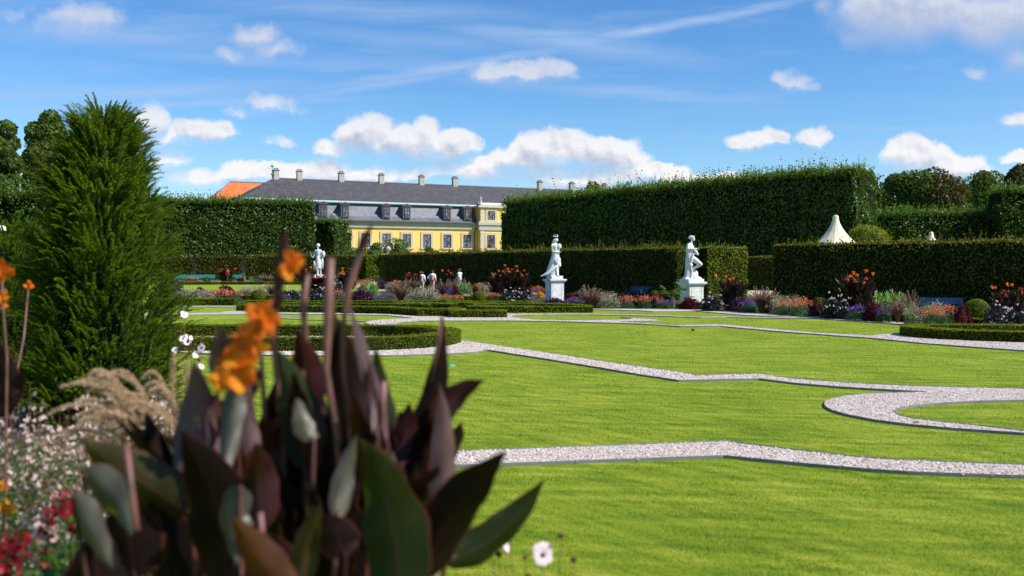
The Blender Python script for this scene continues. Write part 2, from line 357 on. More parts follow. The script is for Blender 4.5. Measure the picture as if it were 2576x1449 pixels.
def leaf_arr(Pp, Nn, size, aspect=.6, tilt=.7, jit=.35):
    """rhombic leaves at points Pp round normals Nn"""
    n = len(Pp); nn = unit(Nn+rng.normal(0, tilt, (n, 3))); r = rng.normal(0, 1, (n, 3)); t = unit(np.cross(nn, r)); b = np.cross(nn, t)
    L = size*(1+rng.uniform(-jit, jit, (n, 1))); Wd = L*aspect
    v = np.stack([Pp-t*L/2, Pp+b*Wd/2-t*L*.05+nn*L*.08, Pp+t*L/2, Pp-b*Wd/2-t*L*.05+nn*L*.08], 1).reshape(-1, 3)
    return v
def leaf_mesh(arrs):
    v = np.concatenate(arrs); f = np.arange(len(v)).reshape(-1, 4); return np_mesh(v, f, 4)
def sample_quads(Q, dens):
    """Q: (m,4,3) quads; returns points and normals, dens points per square metre"""
    Q = np.asarray(Q, dtype=float); e1 = Q[:, 1]-Q[:, 0]; e2 = Q[:, 3]-Q[:, 0]; cr = np.cross(e1, Q[:, 2]-Q[:, 0])*.5+np.cross(Q[:, 2]-Q[:, 0], e2)*.5
    A = np.linalg.norm(cr, axis=1); N = unit(cr); k = max(1, int(A.sum()*dens)); idx = rng.choice(len(Q), k, p=A/A.sum())
    u = rng.random((k, 1)); v = rng.random((k, 1)); q = Q[idx]
    p = q[:, 0]*(1-u)*(1-v)+q[:, 1]*u*(1-v)+q[:, 2]*u*v+q[:, 3]*(1-u)*v
    return p, N[idx]
def vnoise(p, f, seed=0):
    a = np.sin(p[:, 0]*f*1.0+seed)*np.cos(p[:, 1]*f*1.3+seed*2.1)+np.sin(p[:, 2]*f*1.7+p[:, 0]*f*.7+seed*.7)+.5*np.sin(p[:, 0]*f*2.9+p[:, 1]*f*2.3+p[:, 2]*f*3.1+seed)
    return a/2.5
def strip_quads(pts, hw, z0, z1, closed=False):
    """wall of boxes along a ground polyline: side, top and end quads"""
    pts = np.array([(p[0], p[1]) for p in pts]); n = len(pts)
    # subdivide so bends stay smooth
    T = np.zeros_like(pts)
    for i in range(n):
        if closed: a, b = pts[i-1], pts[(i+1) % n]
        else: a, b = pts[max(i-1, 0)], pts[min(i+1, n-1)]
        T[i] = (b-a)/np.linalg.norm(b-a)
    S = np.stack([-T[:, 1], T[:, 0]], 1); off = np.full(n, hw)
    for i in range(n):
        if 0 < i < n-1 or closed:
            a = pts[i]-pts[i-1]; a = a/np.linalg.norm(a); off[i] = hw/max(.35, abs(np.dot(np.array([-a[1], a[0]]), S[i])))
    Lf = pts+S*off[:, None]; Rt = pts-S*off[:, None]; Q = []
    v3 = lambda p, z: (p[0], p[1], z)
    for i in range(n if closed else n-1):
        j = (i+1) % n
        Q.append([v3(Rt[i], z0), v3(Rt[j], z0), v3(Rt[j], z1), v3(Rt[i], z1)])
        Q.append([v3(Lf[j], z0), v3(Lf[i], z0), v3(Lf[i], z1), v3(Lf[j], z1)])
        Q.append([v3(Rt[i], z1), v3(Rt[j], z1), v3(Lf[j], z1), v3(Lf[i], z1)])
    if not closed:
        Q.append([v3(Lf[0], z0), v3(Rt[0], z0), v3(Rt[0], z1), v3(Lf[0], z1)])
        Q.append([v3(Rt[-1], z0), v3(Lf[-1], z0), v3(Lf[-1], z1), v3(Rt[-1], z1)])
    return np.array(Q)
def quads_mesh(Q): return np_mesh(Q.reshape(-1, 3), np.arange(len(Q)*4).reshape(-1, 4), 4)
def hedge(name, label, pts, hw, h, leaf, dens, mat='box', cat='hedge', group=None, z0=0.0, top_mat=None, shoots=0, rough=.03, inset=None, tilt=.7, parts=None, holes=None, rnd=0.0):
    pts = [Vector((p[0], p[1])) for p in pts]; o = Vector((pts[0].x, pts[0].y, 0)); loc = [p-Vector((o.x, o.y)) for p in pts]
    root = empty(name, o, 0, label, cat, group); inset = leaf*.55 if inset is None else inset
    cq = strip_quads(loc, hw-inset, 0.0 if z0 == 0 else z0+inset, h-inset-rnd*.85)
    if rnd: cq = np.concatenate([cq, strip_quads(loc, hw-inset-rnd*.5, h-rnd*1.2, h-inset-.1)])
    core = quads_mesh(cq); link('dark_core', core, 'hedge_core', root)  # solid filler block, coloured near black for the shade within the hedge
    Q = strip_quads(loc, hw, z0, h); p, n = sample_quads(Q, dens)
    off = (vnoise(p, .9, 1)+.6*vnoise(p, 3.1, 2))*rough*1.6+rng.uniform(-1, .6, len(p))*leaf*.6
    p = p+n*off[:, None]
    if rnd:
        tt = np.clip((p[:, 2]-(h-rnd))/rnd, 0, 1)*(np.abs(n[:, 2]) < .5); p = p-n*(rnd*.55*tt**2)[:, None]; n = n+np.stack([tt*0, tt*0, tt*1.4], 1)
        ed_ = rng.random(len(p)) < .0
    if holes is not None: keep = holes(p+np.array(o)); p, n = p[keep], n[keep]
    arr = [leaf_arr(p, n, leaf, .62, tilt)]
    if z0 > 0:
        pb, nb = sample_quads(Q[2:3*(len(pts)-1):3]*np.array([1, 1, 0])+np.array([0, 0, z0]), dens*.7)
        pb[:, 2] += rng.uniform(-.15, .5, len(pb)); arr.append(leaf_arr(pb, nb, leaf, .62, 1.0))
    nfa = sum(len(q_)//4 for q_ in arr); mi_ = None; mats_ = mat
    if shoots:
        Qt = Q[2:3*(len(pts)-1):3]; pt, nt_ = sample_quads(Qt, shoots); k = 7; hh = rng.gamma(2.0, .5, (len(pt), 1))*(1.25 if top_mat else 1)
        pt = pt+rng.normal(0, .35 if top_mat else 0.02, pt.shape)*np.array([1, 1, .5])-np.array([0, 0, .25 if top_mat else 0]); PP = []
        d = unit(np.stack([rng.normal(0, .35, len(pt)), rng.normal(0, .35, len(pt)), np.ones(len(pt))], 1))
        for i in range(k): PP.append(pt+d*hh*leaf*2.0*(i/k))
        PP = np.concatenate(PP); arr.append(leaf_arr(PP, np.tile([0, 0, 1.], (len(PP), 1)), leaf*.85, .6, 1.5))
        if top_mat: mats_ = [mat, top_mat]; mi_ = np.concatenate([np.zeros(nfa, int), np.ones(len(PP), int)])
    v_all = np.concatenate(arr); link('foliage', np_mesh(v_all, np.arange(len(v_all)).reshape(-1, 4), 4, midx=mi_), mats_, root)
    return root
def arc(cx, cy, r, a0, a1, n=14, ry=None):
    ry = ry or r
    return [(cx+r*math.cos(a0+(a1-a0)*i/n), cy+ry*math.sin(a0+(a1-a0)*i/n)) for i in range(n+1)]
def gpts(L, z=0.0): return [G(x, y, z) for x, y in L]

# ------------------------------------------------------------------ ground
def sheet(name, poly, z, mat, kind='structure'):
    bm = bmesh.new(); vs = [bm.verts.new((p[0], p[1], z)) for p in poly]; f = bm.faces.new(vs)
    bmesh.ops.recalc_face_normals(bm, faces=[f])
    if f.normal.z < 0: f.normal_flip()
    bmesh.ops.triangulate(bm, faces=bm.faces[:]); me = bpy.data.meshes.new('m'); bm.to_mesh(me); bm.free()
    return tag(link(name, me, mat), kind=kind)
sheet('lawn', [(-1500, -300), (1500, -300), (1500, 2500), (-1500, 2500)], 0.0, 'lawn')

ZG = 0.036
S1f = [(560,1153),(1122,1133),(1834,1107),(1850,1110.5),(1935,1121),(2042,1134),(2130,1144),(2225,1152.5),(2400,1160),(2576,1166),(2950,1172)]
S1n = [(560,1192),(1122,1169.5),(1500,1156),(1820,1144.6),(1850,1147),(1920,1154),(2010,1163),(2103,1171),(2190,1178.5),(2286,1185),(2430,1190.5),(2576,1195),(2950,1201)]
S2f = [(1135,851.5),(1156,854.6),(1192,859),(1312,876.6),(1414,891.8),(1549,912),(1710,934),(1754,942.6),(1921,938.8),(1931,942.2),(1990,949.5),(2060,955.7),(2130,961),(2210,965.5),(2380,971.5),(2576,976),(2950,982)]
S3n = [(2950,1112),(2576,1088),(2400,1076),(2290,1066),(2200,1054.5),(2130,1041),(2095,1031),(2079,1023),(2073,1015.5),(2076,1007.5),(2095,1000),(2130,993.5),(2180,988.5),(2240,986),(2330,984.6)]
S2n = [(2330,984.2),(2260,980.5),(2190,976.5),(2100,971),(2000,962.5),(1910,951.5),(1707,955.5),(1610,941),(1515,924.6),(1346,897.5),(1258,884),(1228,879.3),(1214,880),(1197,885),(1143,888),(1075,890.5),(974,893.5),(760,893.5),(560,890.5),(470,886),(300,876)]
ISL = [(2950,1008),(2576,1005),(2450,1008),(2350,1013.5),(2285,1020),(2256,1027),(2249,1033),(2262,1042),(2300,1051),(2400,1062),(2576,1081),(2950,1104)]
ringc = (-4.15, 26.2)
discback = [G(*p, ZG) for p in ((1135,851.5),)]
pS1 = gpts(S1f, ZG)+gpts(S1n[::-1], ZG)
dr = [(-1.6, 27.4), (-2.4, 28.7), (-4.15, 29.45), (-10.5, 29.45), (-10.5, 23.4)]
pS2 = gpts(S2f, ZG)+gpts(ISL[:], ZG)+gpts(S3n, ZG)+gpts(S2n, ZG)+[Vector((a, b, ZG)) for a, b in dr[::-1]]
# S2f runs left->right, the island notch comes back, then the loop
A_near = [(935,816.5),(990,817.5),(1000,812.5),(1012,809.5),(1056,806.5),(1180,806),(1275,806),(1414,808),(1549,812),(1610,813.8),(1711,820),(1812,819.8),(1870,825),(1947,832),(2097,843),(2195,849.8),(2322,862.5),(2472,873.5),(2576,881),(2900,900)]
A_far = [(2900,824),(2576,822),(2350,824),(2290,830),(2266,837),(2247,838),(2217,839.8),(2195,843),(2060,835.7),(1980,829),(1910,823.3),(1850,817.5),(1805,814.8),(1704,817),(1610,811),(1560,807.8),(1640,806.8),(1663,805.2),(1650,802.6),(1600,799.6),(1560,798.0),(1592,800.6),(1580,802.4),(1540,804),(1448,804.8),(1345,802.8),(1310,799.5),(1290,796.5),(1288,793.6),(1300,791.8),(1400,790.8),(1490,790.8),(1610,793.2),(1740,797.2),(1765,798.6),(1830,797.8),(2004,800.4),(2004,798.4),(1830,795.7),(1765,796.4),(1740,795),(1610,790.8),(1490,788.4),(1276,788.6),(1276,796),(1143,796),(1048,794.5),(974,789.5),(838,786.5),(683,785),(594,781.5),(556,783.5),(560,785.5),(434,787.5),(300,789),(300,793),(434,791.8),(683,788.5),(838,790.2),(974,792.2),(1041,799.6),(962,803.2),(930,806.5),(918,812)]
pA = gpts(A_near, ZG)+gpts(A_far, ZG)
H_far = [(1400,773.5),(1610,776.5),(1756,776.5),(1872,785.5),(2060,795.5),(2247,808.5),(2341,815),(2576,829)]
H_near = [(2576,833),(2360,819.6),(2247,813.5),(2060,801.2),(1872,792),(1752,782.2),(1644,783.2),(1610,780.8),(1492,778),(1400,777)]
pH = gpts(H_far, ZG)+gpts(H_near, ZG)
pF = gpts([(700,793.5),(712,797.5),(777,801.5),(887,803.6),(920,805.6),(920,807.8),(887,805.8),(777,803.6),(712,800),(698,796)], ZG)
pE = gpts([(380,768.5),(595,769.3),(595,771.4),(380,771)], ZG)
GR = [pS1, pS2, pA, pH, pF, pE]
for i, pl in enumerate(GR): sheet('gravel_path', pl, ZG-.012, 'gravel')
def inpoly(x, y, poly):
    r = np.zeros(len(x), bool); n = len(poly)
    for i in range(n):
        x0, y0 = poly[i][0], poly[i][1]; x1, y1 = poly[(i+1) % n][0], poly[(i+1) % n][1]
        if abs(y1-y0) < 1e-9: continue
        c = ((y0 > y) != (y1 > y)) & (x < (x1-x0)*(y-y0)/(y1-y0)+x0); r ^= c
    return r
def edging(pts, h=.036, w=.008):
    mb = MB(); Q = strip_quads([(p.x, p.y) for p in pts], w/2, 0, h); return Q
EQ = [edging(pl+[pl[0]]) for pl in (pS1, pA, pH, pF, pE)]+[edging(gpts(S2f, ZG)), edging(gpts(ISL, ZG)), edging(gpts(S3n+S2n, ZG))]
tag(link('path_edging', quads_mesh(np.concatenate(EQ)), 'steel'), kind='structure')
# pebbles
def pebbles():
    Pt = []
    for pl, dn, ymax in ((pS1, 1500, 30), (pS2, 900, 31), (pA, 260, 45)):
        a = np.array([(p.x, p.y) for p in pl]); x0, y0 = a.min(0); x1, y1 = a.max(0); y1 = min(y1, ymax); x0 = max(x0, -9); x1 = min(x1, 17)
        k = int((x1-x0)*(y1-y0)*dn); x = rng.uniform(x0, x1, k); y = rng.uniform(y0, y1, k); ok = np.abs(x) < y*.54
        x, y = x[ok], y[ok]; kk = inpoly(x, y, pl); Pt.append(np.stack([x[kk], y[kk], np.full(kk.sum(), ZG-.012)], 1))
    p = np.concatenate(Pt); n = len(p); base = np.array([(1,0,0),(0,1,0),(-1,0,0),(0,-1,0),(0,0,1),(0,0,-1)], float)
    s = rng.uniform(.007, .019, (n, 1, 1))*np.where(p[:, 1] > 18, 1.35, 1.0)[:, None, None]; sc = rng.uniform(.6, 1.3, (n, 6, 1)); ax = rng.uniform(.6, 1.2, (n, 1, 3)); ax[:, :, 2] *= .7
    an = rng.uniform(0, 6.28, n); v = base[None]*s*sc*ax; c, s_ = np.cos(an)[:, None], np.sin(an)[:, None]
    x = v[:, :, 0]*c-v[:, :, 1]*s_+rng.normal(0, .0012, (n, 6)); y = v[:, :, 0]*s_+v[:, :, 1]*c; v = np.stack([x, y, v[:, :, 2]], 2)+p[:, None, :]
    f = np.array([(0,1,4),(1,2,4),(2,3,4),(3,0,4),(1,0,5),(2,1,5),(3,2,5),(0,3,5)])
    ff = (f[None]+np.arange(n)[:, None, None]*6).reshape(-1, 3)
    tag(link('loose_gravel', np_mesh(v.reshape(-1, 3), ff, 3), 'pebble'), 'pale pink and white pebbles lying in the edged gravel bands', 'gravel', kind='stuff')
    print('pebbles', n)
pebbles()
# grass blades
def blades():
    X = []; Y = []
    for d0 in np.arange(5.9, 48, .6):
        d1 = d0+.6; dn = 5600*(6/d0)**2.1; xr = d1*.54; k = int(2*xr*(d1-d0)*dn); x = rng.uniform(-xr, xr, k); y = rng.uniform(d0, d1, k); ok = (np.abs(x) < y*.535+.2) & (x > -y*.34-.3); X.append(x[ok]); Y.append(y[ok])
    x = np.concatenate(X); y = np.concatenate(Y); bad = (x > 8.9) & (y > 47.2-(x-8.8)*2.2) | (y > 38) & (x < 0)
    for pl in (pS1, pS2, pA, pH, pF): bad |= inpoly(x, y, pl)
    x, y = x[~bad], y[~bad]; n = len(x); far = np.clip((y-6)/14, 0, 3)
    h = rng.uniform(.008, .020, n)*(1+.25*vnoise(np.stack([x, y, x*0], 1), 5, 3)); w = .0022+.004*far
    an = rng.uniform(0, 6.283, n); ln = rng.normal(0, .009, (n, 2))
    b0 = np.stack([x-np.cos(an)*w, y-np.sin(an)*w, np.zeros(n)], 1); b1 = np.stack([x+np.cos(an)*w, y+np.sin(an)*w, np.zeros(n)], 1)
    tp = np.stack([x+ln[:, 0], y+ln[:, 1], h], 1); v = np.stack([b0, b1, tp], 1).reshape(-1, 3)
    tag(link('grass', np_mesh(v, np.arange(n*3).reshape(-1, 3), 3), 'blade'), 'short mown grass blades of the near lawn', 'grass', kind='stuff'); print('blades', n)
blades()
# soil beds and paths behind the low box hedge
sheet('bed_soil', gpts([(420,767),(600,768),(1100,764),(1500,768),(1740,769),(1790,771),(2060,787),(2250,800),(2576,823),(2900,838),(2900,790),(2576,775),(2200,757),(1800,742),(1500,737),(1100,733),(400,733)]), .004, 'soil')
sheet('sand_path', gpts([(900,731),(1100,731.5),(1500,735),(1800,740),(2200,755),(2900,785),(2900,760),(2300,735),(1900,722),(1100,716),(900,716)]), .006, 'sand')
sheet('sand_path', gpts([(380,708),(760,708),(960,712),(960,703),(380,700)]), .006, 'sand')
sheet('bed_soil', gpts([(3,1449),(1250,1600),(1500,2600),(-600,2600),(-900,1100),(150,1000),(440,1000),(500,1060),(560,1200),(900,1449)]), .004, 'soil')

# ------------------------------------------------------------------ clipped box hedges
BX = 'low clipped box hedges of the parterre'
st = [(-10.5, 26.2-2.53)]+[(-8, 26.2-2.53), (-6, 26.2-2.53)]+arc(-4.15, 26.2, 2.53, -math.pi/2, math.pi/2, 20)+[(-6, 28.73), (-8, 28.73), (-10.5, 28.73)]
hedge('box_hedge', 'thick low box hedge loop with rounded right end, left foreground beside the yew', st, .27, .33, .030, 2600, group=BX, rough=.012, tilt=1.0, shoots=60)
rr = [(17.5, 29.3),(15.5, 29.2),(14, 29.5),(13, 29.75),(12.3, 29.75),(11.8, 29.45),(11.55, 28.9),(11.62, 28.2),(12.0, 27.45),(12.6, 26.9),(13.5, 26.4),(15, 26.15),(17.5, 26.0)]
hedge('box_hedge', 'low box hedge loop at the right edge with a rounded left tip on gravel', rr, .27, .30, .032, 2200, group=BX, rough=.012, tilt=.9, shoots=50)
HL = [(1330,774),(1500,775.5),(1610,776),(1756,776),(1790,778),(1872,784.5),(2060,794.5),(2247,807),(2341,813.5),(2576,828),(2800,840)]
hedge('box_hedge', 'long low box hedge behind the lawn running to the right edge below the flowers', [(p.x, p.y+.2) for p in gpts(HL)], .22, .27, .05, 700, group=BX, rough=.012)
H1 = [(600,783),(680,784),(760,785),(860,786.5),(972,788.5),(1062,794),(1142,794),(1150,799.5),(1274,799.5)]
hedge('box_hedge', 'front box hedge of the centre parterre, ending square beside the lens shaped lawn', gpts(H1), .22, .30, .05, 900, group=BX, rough=.012)
hedge('box_hedge', 'box hedge of the centre parterre with a straight front above the lens shaped lawn', gpts([(1182,784),(1230,786),(1320,786.5),(1490,786)]), .24, .28, .05, 800, group=BX, rough=.012)
hedge('box_hedge', 'curved rear box hedge that joins the straight front at its right end', gpts([(1192,779),(1300,777),(1395,778),(1480,782)]), .2, .28, .05, 700, group=BX, rough=.012)
hedge('box_hedge', 'second box hedge row of the centre parterre ending square at mid picture', gpts([(600,777),(800,776),(892,776.5),(1084,779)]), .22, .28, .05, 600, group=BX, rough=.012)
hedge('box_hedge', 'short box hedge row right of the second row, ending square', gpts([(994,774),(1060,775),(1144,778.5)]), .25, .28, .05, 700, group=BX, rough=.012)
hedge('box_hedge', 'dark box hedge row behind the small round box dome in the parterre', gpts([(1135,774.5),(1250,776)]), .22, .28, .05, 700, group=BX, rough=.012)
hedge('box_hedge', 'rearmost box hedge of the parterre along the flower beds', gpts([(620,769),(880,769),(1100,769),(1240,770.5),(1340,771)]), .22, .27, .05, 500, group=BX, rough=.012)
hedge('box_hedge', 'dark straight box hedge at left between the yew and the parterre', gpts([(380,767.5),(592,768)]), .25, .36, .05, 700, group=BX, rough=.012)
hedge('box_hedge', 'low box hedge in the flower beds beside the round box ball', gpts([(1150,757),(1205,757),(1262,757)]), .22, .3, .05, 400, group=BX, rough=.012)
hedge('box_hedge', 'low box hedge in the far left flower bed behind the box ball', gpts([(590,755),(640,755),(700,755)]), .22, .3, .05, 400, group=BX, rough=.012)
hedge('box_hedge', 'far low box hedge at left below the turquoise benches', gpts([(400,717),(560,716),(760,716)]), .3, .36, .09, 200, group=BX, rough=.012)

# ------------------------------------------------------------------ tall hedges
TH = 'tall clipped hedges round the garden'
def gap(p):  # lit holes in the thin right hedge
    r = np.sin(p[:, 0]*9.1+p[:, 2]*4)*np.cos(p[:, 2]*11.3+p[:, 0]*3)
    return ~((r > .80) & (p[:, 0] < 16.5))
hedge('tall_hedge', 'tall dark hedge behind the two white statues on pedestals', [(-11.5, 94), (-4, 82.65), (3.5, 71.3), (10.6, 60.6)], .8, 3.2, .13, 130, 'beech', 'hedge', TH, rough=.05, shoots=12)
hedge('tall_hedge', 'sunlit yellow green end of the hedge right of the statue with the raised knee', [(11.4, 60.5), (14.1, 61.9)], .8, 3.2, .11, 260, 'box', 'hedge', TH, rough=.05, shoots=14)  # same hedge in paler box leaves, sunlight on the end put into the colour
hedge('tall_hedge', 'tall dark hedge on the right, below the cream tents', [(12.6, 46.9), (16, 43.9), (20.2, 40.3), (25, 36)], .7, 3.05, .11, 170, 'beech', 'hedge', TH, rough=.05, shoots=12, holes=gap)
hedge('tall_hedge', 'lower dark hedge seen through the gap between the two tall hedges', [(17.5, 89), (25, 84)], .8, 2.9, .13, 110, 'beech', 'hedge', TH)
hedge('tall_hedge', 'clipped hedge block with a sunlit end, left of the stone gate pillar', [(-34, 133), (-19.4, 131), ], .9, 3.5, .16, 90, 'beech', 'hedge', TH, shoots=10)
hedge('tall_hedge', 'sunlit square end of the hedge beside the stone gate pillar', [(-19.2, 129.6), (-16.6, 130.8)], .9, 3.5, .16, 120, 'box', 'hedge', TH, shoots=10)  # paler leaves than the block beside it; the lit end is painted in
hedge('tall_hedge', 'brownish low hedge behind the lime trunks and turquoise benches', [(-75, 150), (-20, 158)], .8, 3.6, .2, 50, 'beech', 'hedge', TH)
def lime(name, label, pts, hw, h, z0, leaf, dens, trunks, sh=3.0, mat='lime', tm='lime_top'):
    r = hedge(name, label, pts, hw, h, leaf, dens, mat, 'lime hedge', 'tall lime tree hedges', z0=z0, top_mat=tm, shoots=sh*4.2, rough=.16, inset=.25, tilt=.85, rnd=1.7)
    for (x, y) in trunks:
        mb = MB(); mb.tube([(0, 0, 0), (.05, 0, 1.5), (0, .05, 3), (.1, 0, z0+1.5)], [.36, .28, .26, .2], 8); mb.build('trunk', 'bark', r, Vector((x, y, 0))-r.location)
    return r
tr = lambda x, y: (((x-CX)/F*y), y)
lime('lime_hedge', 'clipped lime trees on bare trunks left of the yellow building', [(-75, 137), (-52, 141), (-29.3, 147)], 2.2, 11.4, 3.6, .30, 30, [tr(489, 143), tr(612, 144), tr(735, 146), tr(360, 142)], 4.5)
lime('lime_hedge', 'short dark return of the lime hedge beside the yellow building', [(-29.5, 155), (-27.6, 160)], 2.2, 9.2, 3.4, .30, 30, [(-29, 157)], 2.5)
lime('lime_hedge', 'huge dark wall of clipped limes with sunlit top right of the yellow building', [(0.4, 149.2), (8, 138.3), (17, 125.2), (26, 112.2), (32.5, 102.8)], 2.6, 11.7, .3, .28, 34, [], 6.0)
lime('lime_hedge', 'leafy sunlit lime end behind the large cream tent peak', [(31.6, 103.6), (33.6, 101.2), (35.4, 99.6)], 2.75, 11.5, .4, .26, 60, [], 8.0)
lime('lime_hedge', 'mid height lime hedge between the two cream tents', [(44, 131), (62, 130)], 2, 9.0, .4, .30, 30, [], 4)
lime('lime_hedge', 'tall lime block at the right edge above the dark hedge', [(61, 126), (75, 124), (90, 122)], 3, 11.6, .4, .28, 34, [], 6)
lime('lime_hedge', 'dark clipped lime wall at the left edge behind the yew', [(-62, 72), (-50, 74), (-34.5, 76)], 2, 7.6, .3, .26, 34, [], 4)

# ------------------------------------------------------------------ trees
def blob_pts(c, r, n):
    v = unit(rng.normal(0, 1, (n, 3))); k = 1+.16*vnoise(v*np.array(r), 2.2/max(r), rng.uniform(0, 9)); return v*np.array(r)*k[:, None]*rng.uniform(.82, 1.05, (n, 1))+np.array(c), v
def tree(label, x, y, h, rx, mat='oak', leaf=.46, nb=80, per=520, trunk=.35, base=.25, group='trees beyond the hedges', name='deciduous_tree', cat='tree', rz=None):
    root = empty(name, (x, y, 0), 0, label, cat, group); rz = rz or h*(1-base)/2; zc = h-rz
    arr = []; K = rng.normal(0, 1, (nb, 3)); K = unit(K)*rng.uniform(.15, .78, (nb, 1)); K[:, 2] = np.clip(K[:, 2], -.75, .8)
    for k in K:
        c = k*np.array([rx, rx, rz])+np.array([0, 0, zc]); r = rx*rng.uniform(.28, .50)
        p, n = blob_pts(c, (r, r, r*.85), per); arr.append(leaf_arr(p, n, leaf, .6, .8))
    ca = np.concatenate(arr); ca[:, 2] *= h/np.percentile(ca[:, 2], 99.7); link('crown', leaf_mesh([ca]), mat, root)
    mb = MB(); mb.tube([(0, 0, 0), (.1, 0, h*base*.7), (0, .1, zc), (.1, 0, zc+rz*.4)], [trunk*1.2, trunk, trunk*.7, trunk*.25], 8)
    for i in range(6):
        a = i*1.05+.3; z = h*base+i*.06*h; mb.tube([(0, 0, z), (math.cos(a)*rx*.35, math.sin(a)*rx*.35, z+h*.1), (math.cos(a)*rx*.65, math.sin(a)*rx*.65, z+h*.2)], [trunk*.5, trunk*.3, trunk*.1], 6)
    mb.build('trunk', 'bark', root); return root
def tp(label, xc, ytop, wpx, d, mat='oak', **kw):
    h = EYE+(HY-ytop)/F*d; tree(label, (xc-CX)/F*d, d, h, wpx*1.12/F*d/2, mat, **kw)
tp('rounded green tree at the left edge behind the clipped limes', 0, 312, 92, 110, per=500)
tp('tall broad green tree left of the yew, behind the brown crowned one', 122, 292, 118, 120, per=520)
tp('olive brown crowned tree close behind the left side of the yew', 120, 385, 95, 104, 'brown_leaf', leaf=.34)
tp('dark tree just right of the lime wall end', 2182, 446, 110, 170)
tp('dark round tree left of the brown crowned one on the right', 2290, 437, 130, 160)
tp('wide brown green crowned tree on the right skyline', 2375, 434, 130, 158, 'brown_leaf')
tp('dark green tree between the brown crown and the right edge tree', 2485, 436, 130, 175)
tp('brown tinged tree at the right edge, highest on that side', 2575, 418, 100, 150, 'brown_leaf')
tp('small tree top showing above the roof end and the lime wall', 1505, 466, 90, 230, leaf=.5)
tp('dark tree far behind the gap left of the right skyline trees', 2235, 520, 90, 200)
BG = 'bushes in front of the yellow building'
def bp_(label, xc, ytop, wpx, d, mat='bush', **kw):
    h = EYE+(HY-ytop)/F*d; w = wpx/F*d/2; tree(label, (xc-CX)/F*d, d, h, w, mat, leaf=.3, nb=30, per=260, trunk=.12, base=.03, group=BG, name='bush', cat='bush', rz=h*.5, **kw)
bp_('round green bush nearest the lime trees, under the left windows', 862, 590, 62, 158)
bp_('yellow green bush just behind the clipped hedge by the warrior statue', 895, 622, 70, 150)
bp_('dense bush above the stone gate pillar urn', 945, 612, 60, 150)
bp_('large round bush under the middle windows of the building', 1000, 602, 90, 155)
bp_('light green sparse bush under the window right of the large round bush', 1082, 622, 50, 160)
# dome
root = empty('yew_dome', (32.1, 90, 0), 0, 'round clipped golden green dome beside the large tent peak', 'topiary')
pd, nd = blob_pts((0, 0, 3.9), (1.85, 1.85, 1.9), 9000); link('foliage', leaf_mesh([leaf_arr(pd, nd, .14, .6, .6)]), 'box', root)
MB().ell((0, 0, 3.9), (1.6, 1.6, 1.65)).tube([(0, 0, 0), (0, 0, 3)], .8).build('dark_core', 'hedge_core', root)

# ------------------------------------------------------------------ box balls
BB = 'clipped box balls in the flower beds'
def ball(label, x, y, r):
    g = G(x, y); root = empty('box_ball', g, 0, label, 'topiary', BB)
    v = unit(rng.normal(0, 1, (int(9000*r*r*4)+1500, 3))); p = v*r*rng.uniform(.94, 1.02, (len(v), 1))+np.array([0, 0, r*.85])
    link('foliage', leaf_mesh([leaf_arr(p, v, .04, .6, .5)]), 'box', root); MB().ell((0, 0, r*.85), (r*.93,)*3, 16, 10).build('dark_core', 'hedge_core', root)
ball('round box ball in the left flower bed beside the pale gaura', 650, 762, .40)
ball('round box ball low in the centre bed left of the dark dahlias', 1205, 762, .36)
ball('large round box ball behind the low hedge at far right', 2457, 803+9, .46)
ball('small box ball right of the orange snapdragons on the right', 2062, 786, .36)
ball('small round box dome inside the centre parterre', 1122, 776, .27)
ball('tiny box ball in front of the long turquoise bench', 520, 712, .42)

# ------------------------------------------------------------------ remeshed figures
def solidify_blobs(mb, vox, smooth_it=4):
    me = mb.mesh(); o = bpy.data.objects.new('tmp', me); C.objects.link(o)
    m = o.modifiers.new('r', 'REMESH'); m.mode = 'VOXEL'; m.voxel_size = vox; m.use_smooth_shade = True
    s = o.modifiers.new('s', 'SMOOTH'); s.factor = .5; s.iterations = smooth_it
    dg = bpy.context.evaluated_depsgraph_get(); dg.update(); r = bpy.data.meshes.new_from_object(o.evaluated_get(dg)); bpy.data.objects.remove(o)
    for p in r.polygons: p.use_smooth = True
    return r
def limb(mb, a, b, r0, r1, fl=1.0):
    a = Vector(a); b = Vector(b); mb.tube([a, a.lerp(b, .35), a.lerp(b, .7), b], [r0, r0*.98, (r0+r1)/2*.97, r1], 12); mb.ell(a, (r0, r0, r0)); mb.ell(b, (r1, r1, r1))
def face(mb, c, r, fx, fy):
    """head facing direction (fx,fy): skull, jaw, nose, brow"""
    c = Vector(c); f = Vector((fx, fy, 0)).normalized(); s = Vector((-f.y, f.x, 0))
    mb.ell(c, (r*.82, r*.82, r)); mb.ell(c+f*r*.25+Vector((0, 0, -r*.45)), (r*.58, r*.58, r*.55)); mb.ell(c+f*r*.88+Vector((0, 0, -r*.12)), (r*.16, r*.16, r*.26))
    mb.ell(c+f*r*.8+Vector((0, 0, -r*.52)), (r*.17, r*.17, r*.08)); mb.ell(c+f*r*.72+Vector((0, 0, r*.22)), (r*.3, r*.3, r*.1))
    for q in (-1, 1): mb.ell(c+s*q*r*.84, (r*.12, r*.16, r*.26))
